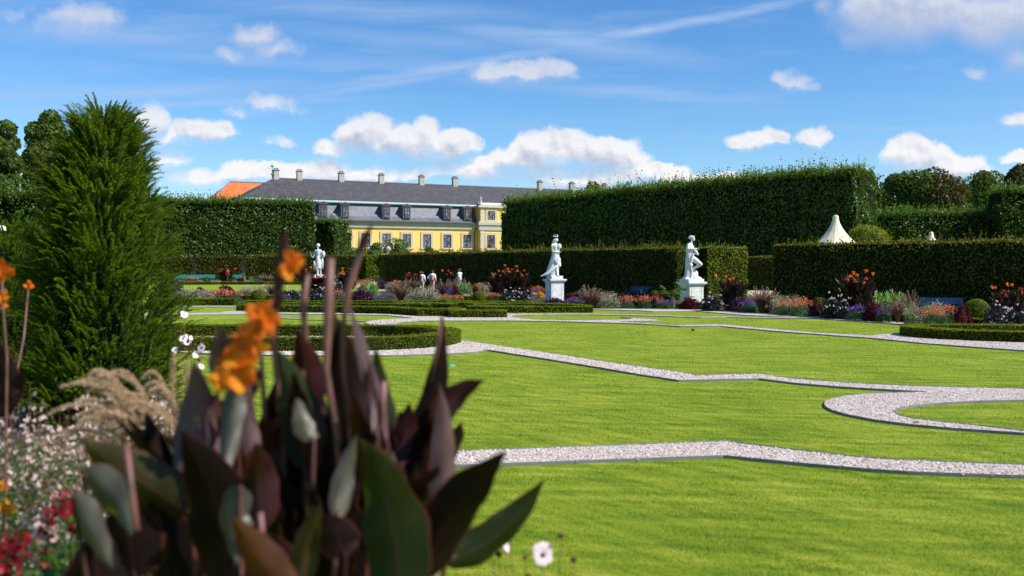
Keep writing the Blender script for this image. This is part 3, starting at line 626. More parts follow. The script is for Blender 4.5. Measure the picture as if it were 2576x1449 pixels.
def hand(mb, c, d, r=.035):
    c = Vector(c); d = Vector(d).normalized(); mb.ell(c, (r, r*.8, r)); s = d.cross(Vector((0, 0, 1))); s = s.normalized() if s.length > .1 else Vector((1, 0, 0))
    for i in range(4): mb.tube([c+s*(i-1.5)*r*.45, c+s*(i-1.5)*r*.5+d*r*(2.2+.4*(i in (1, 2))), c+s*(i-1.5)*r*.5+d*r*(3.0+.5*(i in (1, 2)))-Vector((0, 0, r*.6))], [r*.28, r*.25, r*.2], 6)
    mb.tube([c+s*r*.8, c+s*r*1.6+d*r*1.2], [r*.3, r*.22], 6)
def pedestal(root, s, h, cap=.17, plinth=None, rz=R(24), mat='stone_white'):
    mb = MB(); z = 0
    for (w, hh) in ((1.16, .12), (1.10, .05), (1.0, h-.12-.05-.20), (1.06, .03), (1.14, .05), (1.24, .04), (1.30, .08)):
        mb.box((0, 0, z+hh/2), (s*w, s*w, hh), rz); z += hh
    # raised panel mouldings on each face
    for k in range(4):
        a = rz+k*math.pi/2; n = Vector((math.sin(a), -math.cos(a), 0)); t = Vector((math.cos(a), math.sin(a), 0)); zc = (h-.08)/2; hh = (h-.5)
        for dz in (-hh/2, hh/2): mb.box(n*(s/2+.004)+Vector((0, 0, zc+dz)), (s*.72, .012, .03), a)
        for dx in (-1, 1): mb.box(n*(s/2+.004)+t*dx*s*.36+Vector((0, 0, zc)), (.03, .012, hh), a)
    mb.build('pedestal', mat, root); return z
SG = 'white marble statues on pedestals'
# statue with peacock ---------------------------------------------
k = .0035
def zz(x, y): return ((x-560)*k, (830-y)*k)
r1 = empty('statue', G(1395, 762), 0, 'white statue of a crowned robed woman with a peacock at her feet', 'statue', SG)
hp = pedestal(r1, .78, 1.34)
mb = MB(); v = lambda x, y, d=0.0: Vector(((x-560)*k, d, (830-y)*k))
mb.box((0, 0, -.085), (.72, .72, .17), R(24))
# robe
mb.tube([v(525, 830), v(530, 740), v(548, 640), v(572, 540), v(578, 470), v(572, 420), v(566, 350), v(572, 312)], [.36, .33, .27, .235, .19, .20, .22, .10], 14)
limb(mb, v(440, 800, .05), v(520, 600, 0), .10, .14); limb(mb, v(600, 820, -.05), v(605, 560, 0), .09, .15); mb.ell(v(440, 800), (.14, .14, .12))
limb(mb, v(625, 560, -.02), v(632, 660, -.02), .11, .12)
for i in range(7): mb.tube([v(455+i*24, 825, -.28+.02*abs(i-3)), v(520+i*12, 640, -.24), v(560+i*5, 500, -.17)], [.035, .028, .018], 6)
# shoulders, arms
mb.ell(v(560, 340), (.20, .15, .13)); limb(mb, v(522, 345, -.10), v(530, 440, -.14), .075, .062); limb(mb, v(530, 440, -.14), v(625, 455, -.16), .062, .045); hand(mb, v(632, 452, -.16), (1, 0, .2), .04)
limb(mb, v(596, 340, .08), v(618, 420, .05), .07, .05)
# mirror-like object held up
mb.tube([v(630, 470, -.16), v(635, 400, -.16)], .02, 8); mb.ell(v(630, 358, -.16), (.11, .05, .16)); mb.ell(v(655, 375, -.16), (.05, .04, .08)); mb.ell(v(660, 340, -.16), (.03, .03, .06))
# neck, head, hair bun, crown
limb(mb, v(572, 320), v(582, 285), .065, .06); face(mb, v(590, 258), .115, 1, -.5); mb.ell(v(560, 265), (.10, .10, .11)); mb.ell(v(532, 287), (.055, .055, .055))
mb.lathe([(.085, 0), (.10, .05), (.12, .12), (.02, .10)], v(578, 235), 12)
for i in range(7):
    a = i*2*math.pi/7; c0 = v(576, 200); mb.tube([c0+Vector((math.cos(a)*.115, math.sin(a)*.115, -.03)), c0+Vector((math.cos(a)*.125, math.sin(a)*.125, .11+.04*math.cos(a-1)))], [.035, .008], 6)
figm = solidify_blobs(mb, .017, 1); link('figure', figm, 'stone_white', r1, (0, 0, hp+.17))
mb = MB()
mb.ell(v(575, 692, -.30), (.15, .11, .11), rot=Matrix.Rotation(R(-20), 3, 'Y')); limb(mb, v(600, 680, -.30), v(606, 600, -.31), .06, .035); limb(mb, v(606, 600, -.31), v(600, 560, -.31), .035, .04)
mb.ell(v(603, 552, -.31), (.055, .04, .045)); mb.tube([v(612, 555, -.31), v(632, 562, -.31)], [.025, .008], 6)
for i in range(3): mb.tube([v(600+i*5, 540, -.31), v(600+i*9, 520, -.31)], [.006, .012], 5)
mb.tube([v(560, 700, -.30), v(500, 745, -.33), v(430, 800, -.36), v(335, 838, -.38)], [.11, .12, .09, .03], 12)
limb(mb, v(560, 740, -.30), v(548, 815, -.30), .028, .02); limb(mb, v(590, 740, -.30), v(600, 815, -.30), .05, .04); limb(mb, v(530, 745, -.28), v(520, 815, -.28), .025, .02); mb.ell(v(610, 822, -.3), (.10, .06, .03))
link('peacock', solidify_blobs(mb, .014, 1), 'stone_white', r1, (0, 0, hp+.17))
# statue with raised knee ------------------------------------------
k2 = .00315; v = lambda x, y, d=0.0: Vector(((x-480)*k2, d, (920-y)*k2))
r2 = empty('statue', G(1740, 772), 0, 'white statue of a draped woman with one knee raised, beside the small palm', 'statue', SG)
hp2 = pedestal(r2, .84, 1.26, rz=R(25))
mb = MB(); mb.box((0, 0, .06), (.95, .80, .16), R(25)); mb.ell(v(560, 880), (.28, .30, .16)); mb.ell(v(540, 800, .1), (.16, .2, .22)); mb.ell(v(390, 870), (.22, .28, .14)); mb.ell(v(500, 840, .05), (.22, .22, .25))
# standing leg with drape
mb.tube([v(425, 900), v(420, 800), v(425, 700), v(430, 620), v(440, 540), v(445, 480), v(440, 430), v(450, 370), v(455, 320)], [.19, .17, .16, .17, .185, .17, .18, .19, .11], 14)
for i in range(6): mb.tube([v(380+i*22, 910, -.20), v(400+i*12, 750, -.19), v(430+i*8, 560, -.17), v(410+i*16, 430, -.16)], [.035, .03, .025, .02], 6)
mb.tube([v(500, 470, -.17), v(470, 560, -.2), v(450, 650, -.22), v(470, 760, -.2), v(450, 880, -.2)], [.05, .06, .05, .05, .05], 8)
mb.ell(v(450, 655, -.22), (.12, .06, .13)); mb.ell(v(450, 655, -.28), (.06, .03, .06))
# raised leg
limb(mb, v(500, 550, -.02), v(620, 640, -.08), .145, .095); limb(mb, v(620, 640, -.08), v(515, 700, -.02), .09, .055); mb.ell(v(505, 715), (.10, .05, .05))
limb(mb, v(500, 700, .02), v(500, 780, .02), .07, .08)
# torso, arms across
mb.ell(v(450, 340), (.17, .15, .14)); mb.ell(v(495, 400, -.05), (.10, .12, .09)); limb(mb, v(420, 345, -.10), v(412, 395, -.16), .075, .07); limb(mb, v(412, 395, -.16), v(540, 395, -.2), .068, .045); hand(mb, v(548, 398, -.2), (1, 0, 0), .04)
limb(mb, v(490, 345, .10), v(530, 430, .05), .07, .055); limb(mb, v(530, 430, .05), v(572, 480, -.06), .07, .06); mb.ell(v(545, 450, -.05), (.09, .09, .11))
limb(mb, v(470, 300), v(480, 270), .065, .055); face(mb, v(497, 235), .115, 1, -.15); mb.ell(v(478, 215), (.12, .12, .11)); mb.ell(v(445, 215), (.06, .07, .07))
for i in range(12):
    a = i*2.4; mb.ell(v(488, 212)+Vector((math.cos(a)*.10, math.sin(a)*.10, .03+.05*math.sin(i*1.7))), (.035,)*3, 6, 5)
link('figure', solidify_blobs(mb, .017, 1), 'stone_white', r2, (0, 0, hp2))
# warrior -----------------------------------------------------------
k3 = .00325; v = lambda x, y, d=0.0: Vector(((x-440)*k3, d, (960-y)*k3))
r0 = empty('statue', G(801, 734), 0, 'white statue of a helmeted warrior with shield and sword, left among dark cannas', 'statue', SG)
hp0 = pedestal(r0, .8, 1.25); mb = MB(); mb.box((0, 0, .0), (.75, .7, .16), R(24))
limb(mb, v(420, 930), v(430, 800), .075, .10); limb(mb, v(430, 800), v(420, 600), .11, .15); limb(mb, v(500, 930, .05), v(490, 780), .075, .10); limb(mb, v(490, 780), v(460, 600), .11, .15)
mb.tube([v(430, 780), v(440, 640), v(436, 540), v(432, 470), v(436, 400), v(436, 340), v(432, 310)], [.22, .24, .20, .16, .20, .22, .09], 14)
mb.tube([v(525, 790, .1), v(520, 650, .1), v(520, 520, .05), v(490, 340, .05)], [.15, .16, .12, .08], 10)
mb.tube([v(330, 600, -.1), v(360, 680, -.1), v(400, 780, -.1), v(420, 860, -.1)], [.05, .10, .12, .05], 8); mb.ell(v(335, 690), (.09, .08, .10)); mb.tube([v(335, 720), v(330, 860)], [.07, .02], 8)
limb(mb, v(372, 340), v(350, 430, -.06), .075, .06); limb(mb, v(350, 430, -.06), v(318, 510, -.1), .055, .04); hand(mb, v(312, 515, -.1), (-1, 0, .3), .04)
mb.tube([v(308, 530, -.1), v(220, 345, -.12)], [.022, .012], 8); limb(mb, v(495, 340), v(530, 430, -.05), .075, .06); limb(mb, v(530, 430, -.05), v(490, 500, -.12), .06, .045)
mb.ell(v(568, 430, -.1), (.16, .07, .28)); mb.ell(v(570, 430, -.16), (.07, .05, .1)); limb(mb, v(432, 310), v(430, 280), .06, .06); face(mb, v(422, 238), .12, -.6, -1); mb.ell(v(430, 215), (.135, .14, .13)); mb.tube([v(390, 185), v(430, 165), v(470, 190), v(475, 240)], [.02, .04, .04, .02], 8)
link('figure', solidify_blobs(mb, .018, 1), 'stone_white', r0, (0, 0, hp0+.08))

# ------------------------------------------------------------------ people
PG = 'visitors walking by the tall hedge'
def person(label, x, d, h, face_dir, shirt, trousers, hair='hair_brown', pose='walk', vest=None, bag=False, lean=0.0):
    X = (x-CX)/F*d; root = empty('person', (X, d, 0), 0, label, 'person', PG); s = h/1.75
    f = Vector((face_dir[0], face_dir[1], 0)).normalized(); sd_ = Vector((-f.y, f.x, 0))
    q = lambda a, b, z: (f*a+sd_*b+Vector((0, 0, z)))*s
    def skel(mb, part, g=0.0):
        if part in ('all', 'legs'):
            for j, sg in enumerate((-1, 1)):
                fw = .14*sg; limb(mb, q(0, .09*sg, .90), q(fw*.6, .10*sg, .48), .095+g, .062+g); limb(mb, q(fw*.6, .10*sg, .48), q(fw-.03, .10*sg, .09), .06+g, .042+g)
            mb.ell(q(0, 0, .93), (.155*s+g, .155*s+g, .13*s+g))
        if part in ('all', 'torso'):
            mb.tube([q(0, 0, .90), q(0, 0, 1.05), q(.01, 0, 1.2), q(.01, 0, 1.36), q(0, 0, 1.46)], [.145*s+g, .135*s+g, .155*s+g, .165*s+g, .07*s], 12); mb.ell(q(0, 0, 1.38), (.19*s+g, .19*s+g, .09*s+g))
            for sg in (-1, 1):
                if pose == 'hip' and sg == 1: e, w = q(-.12, .34, 1.12), q(.02, .20, 1.0)
                elif pose == 'bag': e, w = q(-.02, .25*sg, 1.12), q(.22, .16*sg, 1.05)
                else: e, w = q(-.05, .26*sg, 1.10), q(.10, .25*sg, .88)
                limb(mb, q(0, .19*sg, 1.38), e, .055*s+g, .045*s+g); limb(mb, e, w, .042*s+g, .03*s+g)
                if part == 'all': hand(mb, w, (w-e), .034*s)
    mb = MB(); skel(mb, 'all'); limb(mb, q(0, 0, 1.45), q(.01, 0, 1.54), .055*s, .05*s); face(mb, q(.02, 0, 1.63), .115*s, f.x, f.y)
    for sg in (-1, 1): mb.ell(q(.05+.14*sg, .10*sg, .04), (.11*s, .06*s, .045*s))
    link('body', solidify_blobs(mb, .018, 1), 'skin', root)
    mb = MB(); skel(mb, 'torso', .018); link('shirt', solidify_blobs(mb, .02, 1), shirt, root)
    mb = MB(); skel(mb, 'legs', .018); link('trousers', solidify_blobs(mb, .02, 1), trousers, root)
    mb = MB(); mb.ell(q(-.025, 0, 1.67), (.108*s, .108*s, .105*s)); mb.ell(q(-.05, 0, 1.60), (.085*s, .09*s, .09*s)); link('hair', solidify_blobs(mb, .02, 1), hair, root)
    if vest: MB().tube([q(-.01, 0, .86), q(-.01, 0, 1.05), q(0, 0, 1.2), q(0, 0, 1.36), q(0, 0, 1.43)], [.19*s, .18*s, .19*s, .20*s, .11*s], 14).build('vest', vest, root, smooth=True)
    if bag:
        MB().box(q(.16, -.10, 1.02), (.30, .16, .26), .3).tube([q(.16, -.1, 1.1), q(.10, 0, 1.45), q(-.14, .08, 1.3), q(.1, -.1, 1.1)], .016, 6).build('bag', 'cloth_dark', root)
    return root
person('person in a white shirt walking away from the viewer, left of the pink vest', 1062, 80, 1.66, (.3, 1), 'cloth_white', 'cloth_beige')
person('person in a salmon pink vest with a hand on the hip', 1088, 80, 1.76, (.2, 1), 'cloth_white', 'cloth_beige', pose='hip', vest='cloth_salmon')
person('person in dark clothes with a red bag half hidden behind dark cannas', 1132, 84, 1.72, (-.6, 1), 'cloth_dark', 'cloth_grey', vest='cloth_dark')
person('tall person in a pale checked shirt carrying a dark shoulder bag', 1156, 78, 1.90, (-1, .25), 'cloth_white', 'cloth_beige', pose='bag', bag=True)
person('person in dark grey clothes standing in shade beside the stone gate pillar', 979, 112, 1.85, (-.4, -1), 'cloth_grey', 'cloth_dark')
person('person in a red shirt behind the far cannas near the turquoise benches', 572, 124, 1.86, (.5, 1), 'cloth_red', 'cloth_dark')

# ------------------------------------------------------------------ benches
def bench(label, x, d, L, rz, mat, h=.82):
    root = empty('bench', ((x-CX)/F*d, d, 0), rz, label, 'bench', 'garden benches along the hedges')
    mb = MB()
    for i in range(4): mb.box((0, -.22+i*.13, .43), (L, .11, .03))
    mb.build('seat', mat, root)
    mb = MB(); n = 5
    for i in range(n):
        z = .50+(h-.50)*(i+.5)/n; mb.box((0, .26+.03*i, z), (L, .03, (h-.50)/n*.92))
    mb.build('backrest', mat, root)
    for sx in (-1, 1):
        for a in (0, 1):
            MB().box((sx*(L/2-.15), -.2+a*.46, .21), (.06, .06, .42)).build('leg', mat, root)
        MB().box((sx*(L/2-.15), 0, .62), (.06, .52, .04)).box((sx*(L/2-.15), -.22, .53), (.05, .05, .2)).build('armrest', mat, root)
bench('long turquoise bench at left below the bare lime trunk', 490, 138, 5.4, R(10), 'turquoise', .95)
bench('turquoise bench mostly hidden beside the second lime trunk', 592, 139, 1.8, R(10), 'turquoise', .95)
bench('turquoise bench behind the far fountain grass', 668, 140, 2.8, R(10), 'turquoise', .95)
bench('turquoise bench at the foot of the clipped hedge by the warrior statue', 855, 128, 1.6, R(8), 'turquoise', .95)
bench('dark blue bench behind the white gaura, between the two statues', 1525, 66.5, 1.6, R(-57), 'blue_paint', .80)
bench('dark blue bench nearer the statue with the raised knee', 1600, 61.5, 1.7, R(-57), 'blue_paint', .80)
bench('dark blue bench on the right behind the coral snapdragons', 2370, 39.8, 1.7, R(-12), 'blue_paint', .77)
bench('dark blue bench hidden between the tall cannas and the tobacco plants', 2195, 41.5, 1.3, R(-30), 'blue_paint', .77)

# ------------------------------------------------------------------ tents, parasol, gate pillar
def tent(label, x, ytop, d, w):
    root = empty('tent', ((x-CX)/F*d, d, 0), R(20), label, 'tent', 'cream pagoda tents'); H = EYE+(HY-ytop)/F*d; e = 2.6
    prof = []
    for i in range(15):
        t = i/14; rr_ = w/2*math.sqrt(2)*((1-t)**1.7)+.22*t+.02; prof.append((rr_, e+(H-.12-e)*t))
    prof += [(.17, H-.02), (.05, H)]
    MB().lathe([(r*1.0, z) for r, z in prof], n=14, rz=R(22.5)).build('roof', 'canvas', root)
    mb = MB(); a = w/2
    for k_ in range(4):
        an = k_*math.pi/2; n = Vector((math.cos(an), math.sin(an), 0)); mb.box(n*a*.97+Vector((0, 0, e-.15)), (.03, w*.95, .35), an)
    mb.build('valance', 'canvas', root)
    for sx in (-1, 1):
        for sy in (-1, 1): MB().tube([(sx*a*.93, sy*a*.93, 0), (sx*a*.93, sy*a*.93, e)], .05, 8).build('pole', 'steel', root)
tent('large cream pagoda tent peak above the right hedge', 2102, 541, 85, 5.2)
tent('small cream tent peak further right above the hedge', 2342, 583, 112, 5.2)
root = empty('parasol', P(-8, 580, 46)*Vector((1, 1, 0)), 0, 'white parasol just entering the left edge behind the bushes', 'parasol'); zt = P(0, 566, 46).z
MB().lathe([(.45, zt-.26), (.43, zt-.10), (.3, zt-.03), (.03, zt)], n=10).build('canopy', 'cloth_white', root); MB().tube([(0, 0, 0), (0, 0, zt)], .03, 8).build('pole', 'steel', root)
plain('old_stone', (.45,.42,.36), .85, .15, 2, .4, 12)
root = empty('gate_pillar', (-16.1, 129.5, 0), 0, 'pale stone gate pillar with a flat cap and urn beside the clipped hedge', 'pillar')
MB().box((0, 0, 1.75), (.6, .6, 3.5)).build('shaft', 'old_stone', root)
MB().box((0, 0, 3.56), (1.3, 1.0, .12)).box((0, 0, 3.70), (1.6, 1.2, .16)).build('cap', 'old_stone', root)
MB().lathe([(.18, 0), (.12, .1), (.1, .2), (.32, .42), (.38, .62), (.30, .78), (.14, .9), (.05, 1.0)], (0, 0, 3.78), 14).build('urn', 'old_stone', root)
root = empty('garden_gate', (-15.2, 130.5, 0), 0, 'green iron gate leaf standing open between pillar and hedge', 'gate')
mb = MB()
for i in range(7): mb.box((-.3+i*.12, 0, 1.3), (.03, .03, 2.6))
mb.build('bars', 'copper_green', root); MB().box((0.06, 0, 2.55), (.9, .05, .08)).box((0.06, 0, .2), (.9, .05, .08)).build('rails', 'copper_green', root)

# ------------------------------------------------------------------ yellow building
def slate(name, cols, sx, sz, rough=.6, rot=0):
    m, t = new_mat(name); L = t.links; tx = n_(t, 'ShaderNodeTexCoord'); br = n_(t, 'ShaderNodeTexBrick')
    mp = n_(t, 'ShaderNodeMapping'); sp = n_(t, 'ShaderNodeSeparateXYZ'); cb = n_(t, 'ShaderNodeCombineXYZ')
    L.new(tx.outputs['Object'], sp.inputs[0]); L.new(sp.outputs[0], cb.inputs[0])
    ad = n_(t, 'ShaderNodeMath', operation='ADD'); L.new(sp.outputs[2], ad.inputs[0]); L.new(sp.outputs[1], ad.inputs[1]); L.new(ad.outputs[0], cb.inputs[1])
    L.new(cb.outputs[0], br.inputs['Vector']); br.inputs['Scale'].default_value = 1; br.inputs['Brick Width'].default_value = sx; br.inputs['Row Height'].default_value = sz
    br.inputs['Mortar Size'].default_value = sz*.07; br.inputs['Color1'].default_value = (*cols[0], 1); br.inputs['Color2'].default_value = (*cols[1], 1); br.inputs['Mortar'].default_value = (*cols[2], 1)
    nz = n_(t, 'ShaderNodeTexNoise'); nz.inputs['Scale'].default_value = .9; nz.inputs['Detail'].default_value = 9; nz.inputs['Roughness'].default_value = .7; L.new(tx.outputs['Object'], nz.inputs['Vector'])
    rm = ramp(t, [(.35, (.75,.75,.78)), (.65, (1.3,1.25,1.2))], nz.outputs[0]); mx = n_(t, 'ShaderNodeMix', data_type='RGBA', blend_type='MULTIPLY'); mx.inputs[0].default_value = 1
    L.new(br.outputs[0], mx.inputs[6]); L.new(rm, mx.inputs[7]); b = n_(t, 'ShaderNodeBsdfPrincipled'); L.new(mx.outputs[2], b.inputs['Base Color']); b.inputs['Roughness'].default_value = rough
    bp = n_(t, 'ShaderNodeBump'); bp.inputs['Strength'].default_value = .4; bp.inputs['Distance'].default_value = .02; L.new(br.outputs[1], bp.inputs['Height']); bp.invert = True; L.new(bp.outputs[0], b.inputs['Normal'])
    o = n_(t, 'ShaderNodeOutputMaterial'); L.new(b.outputs[0], o.inputs[0]); MATS[name] = m
slate('slate_dark', ((.045,.045,.055), (.072,.070,.080), (.028,.028,.034)), .45, .28)
slate('slate_blue', ((.085,.10,.135), (.12,.135,.17), (.06,.07,.09)), .40, .26, .5)
slate('orange_tile', ((.62,.13,.03), (.70,.18,.045), (.28,.06,.02)), .26, .36)
plain('yellow_plaster', (.84,.545,.17), .85, .03, 1.5, .05, 20, col2=(.79,.50,.145))
plain('grey_plaster', (.42,.40,.36), .8, .06, 2)
plain('sandstone', (.60,.51,.37), .85, .08, 2.5, .2, 15)
plain('joint', (.25,.20,.13), .9, .1, 3)
plain('lead_white', (.58,.66,.68), .5, .08, 2, stretch=(4, 1, 1))
plain('teal_gutter', (.05,.22,.23), .5, .1, 3)
plain('frame_brown', (.085,.05,.045), .5, .1, 5)
plain('dormer_side', (.20,.20,.25), .6, .1, 3)
def glassmat():
    m, t = new_mat('pane'); b = n_(t, 'ShaderNodeBsdfPrincipled'); b.inputs['Base Color'].default_value = (.03,.035,.05,1); b.inputs['Roughness'].default_value = .12; b.inputs['Specular IOR Level'].default_value = .9
    tx = n_(t, 'ShaderNodeTexCoord'); nz = n_(t, 'ShaderNodeTexNoise'); nz.inputs['Scale'].default_value = 2.6; t.links.new(tx.outputs['Object'], nz.inputs['Vector'])
    c = ramp(t, [(.45, (.03,.035,.055)), (.62, (.22,.25,.34))], nz.outputs[0]); t.links.new(c, b.inputs['Base Color'])
    o = n_(t, 'ShaderNodeOutputMaterial'); t.links.new(b.outputs[0], o.inputs[0]); MATS['pane'] = m
glassmat()
DX = Vector((.89, .456, 0)).normalized(); X0, Y0 = (1063-CX)/F*180, 180.0
B = empty('palace_building', (X0, Y0, 0), math.atan2(DX.y, DX.x), 'long yellow building with grey slate mansard roof, dormers and chimneys behind the hedges', 'building')
def tx_(x, back=0.0):   # local x on the facade (pushed back metres) for a picture column
    r = (x-CX)/F; ox = X0-DX.y*back; oy = Y0+DX.x*back; return (r*oy-ox)/(DX.x-DX.y*r)
def zb(x, y, back=0.0):
    t = tx_(x, back); Y = Y0+DX.x*back+DX.y*t; return EYE+(HY-y)*Y/F
xl = tx_(612); xr = tx_(1560); EAV = 10.05; BAND = zb(1063, 514, 1.6); RB = 7.5; RID = zb(1063, 463.5, RB); XP = tx_(768)
bp = lambda name, mb, mat, par=B, smooth=False: mb.build(name, mat, par, smooth=smooth)
bp('wall', MB().box(((xl+xr)/2, 7.5, EAV/2), (xr-xl, 15, EAV)), 'yellow_plaster')
# cornice
bp('cornice', MB().box(((xl+xr)/2, -.12, EAV-.55), (xr-xl+.3, .34, 1.05)).box(((xl+xr)/2, -.30, EAV-.14), (xr-xl+.5, .62, .22)), 'grey_plaster')
# mansard lower roof, slightly flared
def mans(x0, x1, yo=0.0):
    mb = MB(); prof = [(-.75, EAV), (-.12, EAV+.30), (.55, EAV+.95), (1.15, EAV+1.95), (1.65, BAND)]
    vv = []; 
    for (yy, z) in prof: vv += [(x0, yy+yo, z), (x1, yy+yo, z)]
    ff = [(2*i, 2*i+1, 2*i+3, 2*i+2) for i in range(len(prof)-1)]; nb_ = len(vv)
    for (yy, z) in prof: vv += [(x0, 15-yy, z), (x1, 15-yy, z)]
    ff += [(nb_+2*i+1, nb_+2*i, nb_+2*i+2, nb_+2*i+3) for i in range(len(prof)-1)]; mb.add(vv, ff); return mb
bp('lower_roof', mans(xl-.2, xr), 'slate_blue')
bp('gutter', MB().box(((xl+xr)/2, -.78, EAV+.02), (xr-xl+.6, .14, .10)), 'frame_brown')
ul = xl+.6; apx = tx_(688, RB)
mb = MB(); mb.add([(ul-.9, 1.45, BAND), (xr, 1.45, BAND), (xr, RB, RID), (apx, RB, RID), (ul-.9, 2*RB-.5, BAND), (xr, 2*RB-.5, BAND)], [(0, 1, 2, 3), (0, 3, 4), (4, 3, 2, 5)])
bp('upper_roof', mb, 'slate_dark')
bp('left_end_slope', MB().add([(xl-.3, -.6, EAV), (xl-.3, 15.6, EAV), (ul-.9, 13.5, BAND), (ul-.9, 1.5, BAND)], [(0, 1, 2, 3), (0, 3, 2, 1)]), 'slate_blue')
bp('roof_band', MB().box(((XP+xr)/2, 1.42, BAND+.02), (xr-XP, .55, .26)).box(((ul-.9+XP)/2, 1.28, BAND+.10), (XP-ul+.9, .62, .28)), 'lead_white')
bp('band_gutter', MB().box(((XP+xr)/2, 1.18, BAND-.19), (xr-XP, .2, .13)).box(((ul-.9+XP)/2, 1.0, BAND-.11), (XP-ul+.9, .2, .13)), 'teal_gutter')
bp('ridge_cap', MB().box(((apx+xr)/2, RB, RID+.05), (xr-apx, .3, .14)), 'dormer_side')
def window(xc, z0, z1, w, yy=0.0, surround=True, cols=2, rows=2, par=B, hood=False):
    h = z1-z0; zc = (z0+z1)/2
    if surround:
        sw = .42; mb = MB().box((xc, yy-.05, z1+sw/2), (w+2*sw, .16, sw)).box((xc, yy-.08, z0-.14), (w+2*sw+.2, .26, .26))
        for s in (-1, 1): mb.box((xc+s*(w/2+sw/2), yy-.05, zc), (sw, .16, h-.02))
        nf0 = len(mb.f); jb = mb; nj = 7
        for s in (-1, 1):
            for i in range(1, nj): jb.box((xc+s*(w/2+sw/2), yy-.132, z0+h*i/nj), (sw-.03, .012, .035))
        for i in range(-3, 4): jb.box((xc+i*(w+2*sw)/7.5, yy-.132, z1+sw/2), (.035, .012, sw-.05))
        sr = mb.build('window', ['sandstone', 'joint'], par)
        for p_ in sr.data.polygons[nf0:]: p_.material_index = 1
    else: sr = MB().box((xc, yy+.04, zc), (w+.1, .05, h+.1)).build('window', 'frame_brown', par)
    MB().box((xc, yy-.02, zc), (w, .03, h)).build('pane', 'pane', sr)
    fb = MB()
    for s in (-1, 1): fb.box((xc+s*(w/2-.06), yy-.06, zc), (.13, .07, h)).box((xc, yy-.06, zc+s*(h/2-.06)), (w-.26, .07, .13))
    for i in range(1, cols): fb.box((xc-w/2+w*i/cols, yy-.065, zc), (.15 if cols == 2 else .09, .06, h-.26))
    for i in range(1, rows): fb.box((xc, yy-.062, z0+h*i/rows), (w-.26, .05, .09))
    fb.build('frame', 'frame_brown', sr)
for x in (769, 820, 871, 920, 971.8, 1023, 1074, 1125, 1174.7): window(tx_(x), 5.55, 7.95, 1.58)
for x in (630, 678, 724): window(tx_(x), 5.55, 7.95, 1.58)
def dormer(x):
    xc = tx_(x, 0); z0 = EAV+.55; z1 = BAND-.62; w = 1.45; root = MB().box((xc, .70, (z0+z1)/2), (w, 1.7, z1-z0)).build('dormer', 'dormer_side', B)
    MB().add([(xc-w/2-.28, -.30, z1), (xc+w/2+.28, -.30, z1), (xc, -.30, z1+.52), (xc-w/2-.28, 2.2, z1), (xc+w/2+.28, 2.2, z1), (xc, 2.2, z1+.52)], [(0, 1, 2), (0, 2, 5, 3), (1, 4, 5, 2), (0, 3, 4, 1)]).build('dormer_roof', 'frame_brown', root)
    window(xc, z0+.18, z1-.12, w-.42, -.19, False, 2, 3, par=root)
for x in (814, 868.5, 972, 1023.6, 1125.5, 1177): dormer(x)
for x in (694.5, 753, 858, 959, 1060, 1144, 1358, 1438, 1520):
    xc = tx_(x, RB); c = MB().box((xc, RB, RID+.55), (.92, .8, 1.6)).build('chimney', 'old_stone', B)
    MB().box((xc, RB, RID+1.42), (1.12, 1.0, .16)).box((xc, RB, RID+1.72), (.7, .6, .10)).box((xc-.26, RB, RID+1.58), (.1, .5, .2)).box((xc+.26, RB, RID+1.58), (.1, .5, .2)).build('chimney_cap', 'dormer_side', c)
# weather vane
xc = apx-.2; MB().tube([(xc, RB, RID), (xc, RB, RID+2.6)], [.10, .05], 8).lathe([(.05, 0), (.32, .25), (.12, .5)], (xc, RB, RID+.4), 8).lathe([(.03, 0), (.34, .2), (.05, .45)], (xc, RB, RID+1.9), 6).box((xc+.2, RB, RID+1.2), (.5, .04, .3)).build('weather_vane', 'copper_green', B)
# projecting bay on the right
rl = tx_(1207, -1.2); rw = 13.0; rt = 13.1
A = MB().box((rl+rw/2, 3, rt/2), (rw, 8.6, rt)).build('side_bay', 'yellow_plaster', B)
MB().box((rl+rw/2, 3, 9.95), (rw+.9, 9.4, .35)).box((rl+rw/2, 3, 9.3), (rw+.5, 9.0, .95)).build('bay_cornice', 'grey_plaster', A)
MB().box((rl+rw/2, 3, 10.3), (rw+.6, 9.2, .3)).box((rl+rw/2, 3, rt+.1), (rw+.9, 9.5, .32)).build('bay_ledge', 'sandstone', A)
MB().add([(rl-.4, -1.7, rt+.3), (rl+rw+.4, -1.7, rt+.3), (rl+rw-2, 4, rt+1.4), (rl+2, 4, rt+1.4)], [(0, 1, 2, 3)]).build('bay_roof', 'lead_white', A)
for xx in (rl+.45, rl+rw-.45):
    mb = MB()
    for i in range(24):
        if abs(i*.55+.27-9.6) < 1.0: continue
        mb.box((xx, -1.36, .27+i*.54), (.85 if i % 2 else .80, .14, .50))
    mb.build('corner_stones', 'sandstone', A)
window(tx_(1234.5, -1.3), 5.5, 7.95, 1.6, -1.3); window(tx_(1235.5, -1.3), 10.75, 12.4, 1.5, -1.3, True, 3, 3)
window(tx_(1290, -1.3), 5.5, 7.95, 1.6, -1.3); window(tx_(1290, -1.3), 10.75, 12.4, 1.5, -1.3, True, 3, 3)
MB().tube([(rl-.6, -.28, 0), (rl-.6, -.28, 8.6), (rl-.2, -.4, 9.4)], .09, 8).build('drain_pipe', 'frame_brown', B)
for x, s in ((1209, .95), (1265, .80), (1287, .80)):
    o = link('roof_statue', figm.copy(), 'stone_white', B); o.data.materials.clear(); o.data.materials.append(MATS['grey_plaster']); o.location = (tx_(x, -1.3), -1.3, rt+.45); o.scale = (s*.8, s*.8, s*.75)
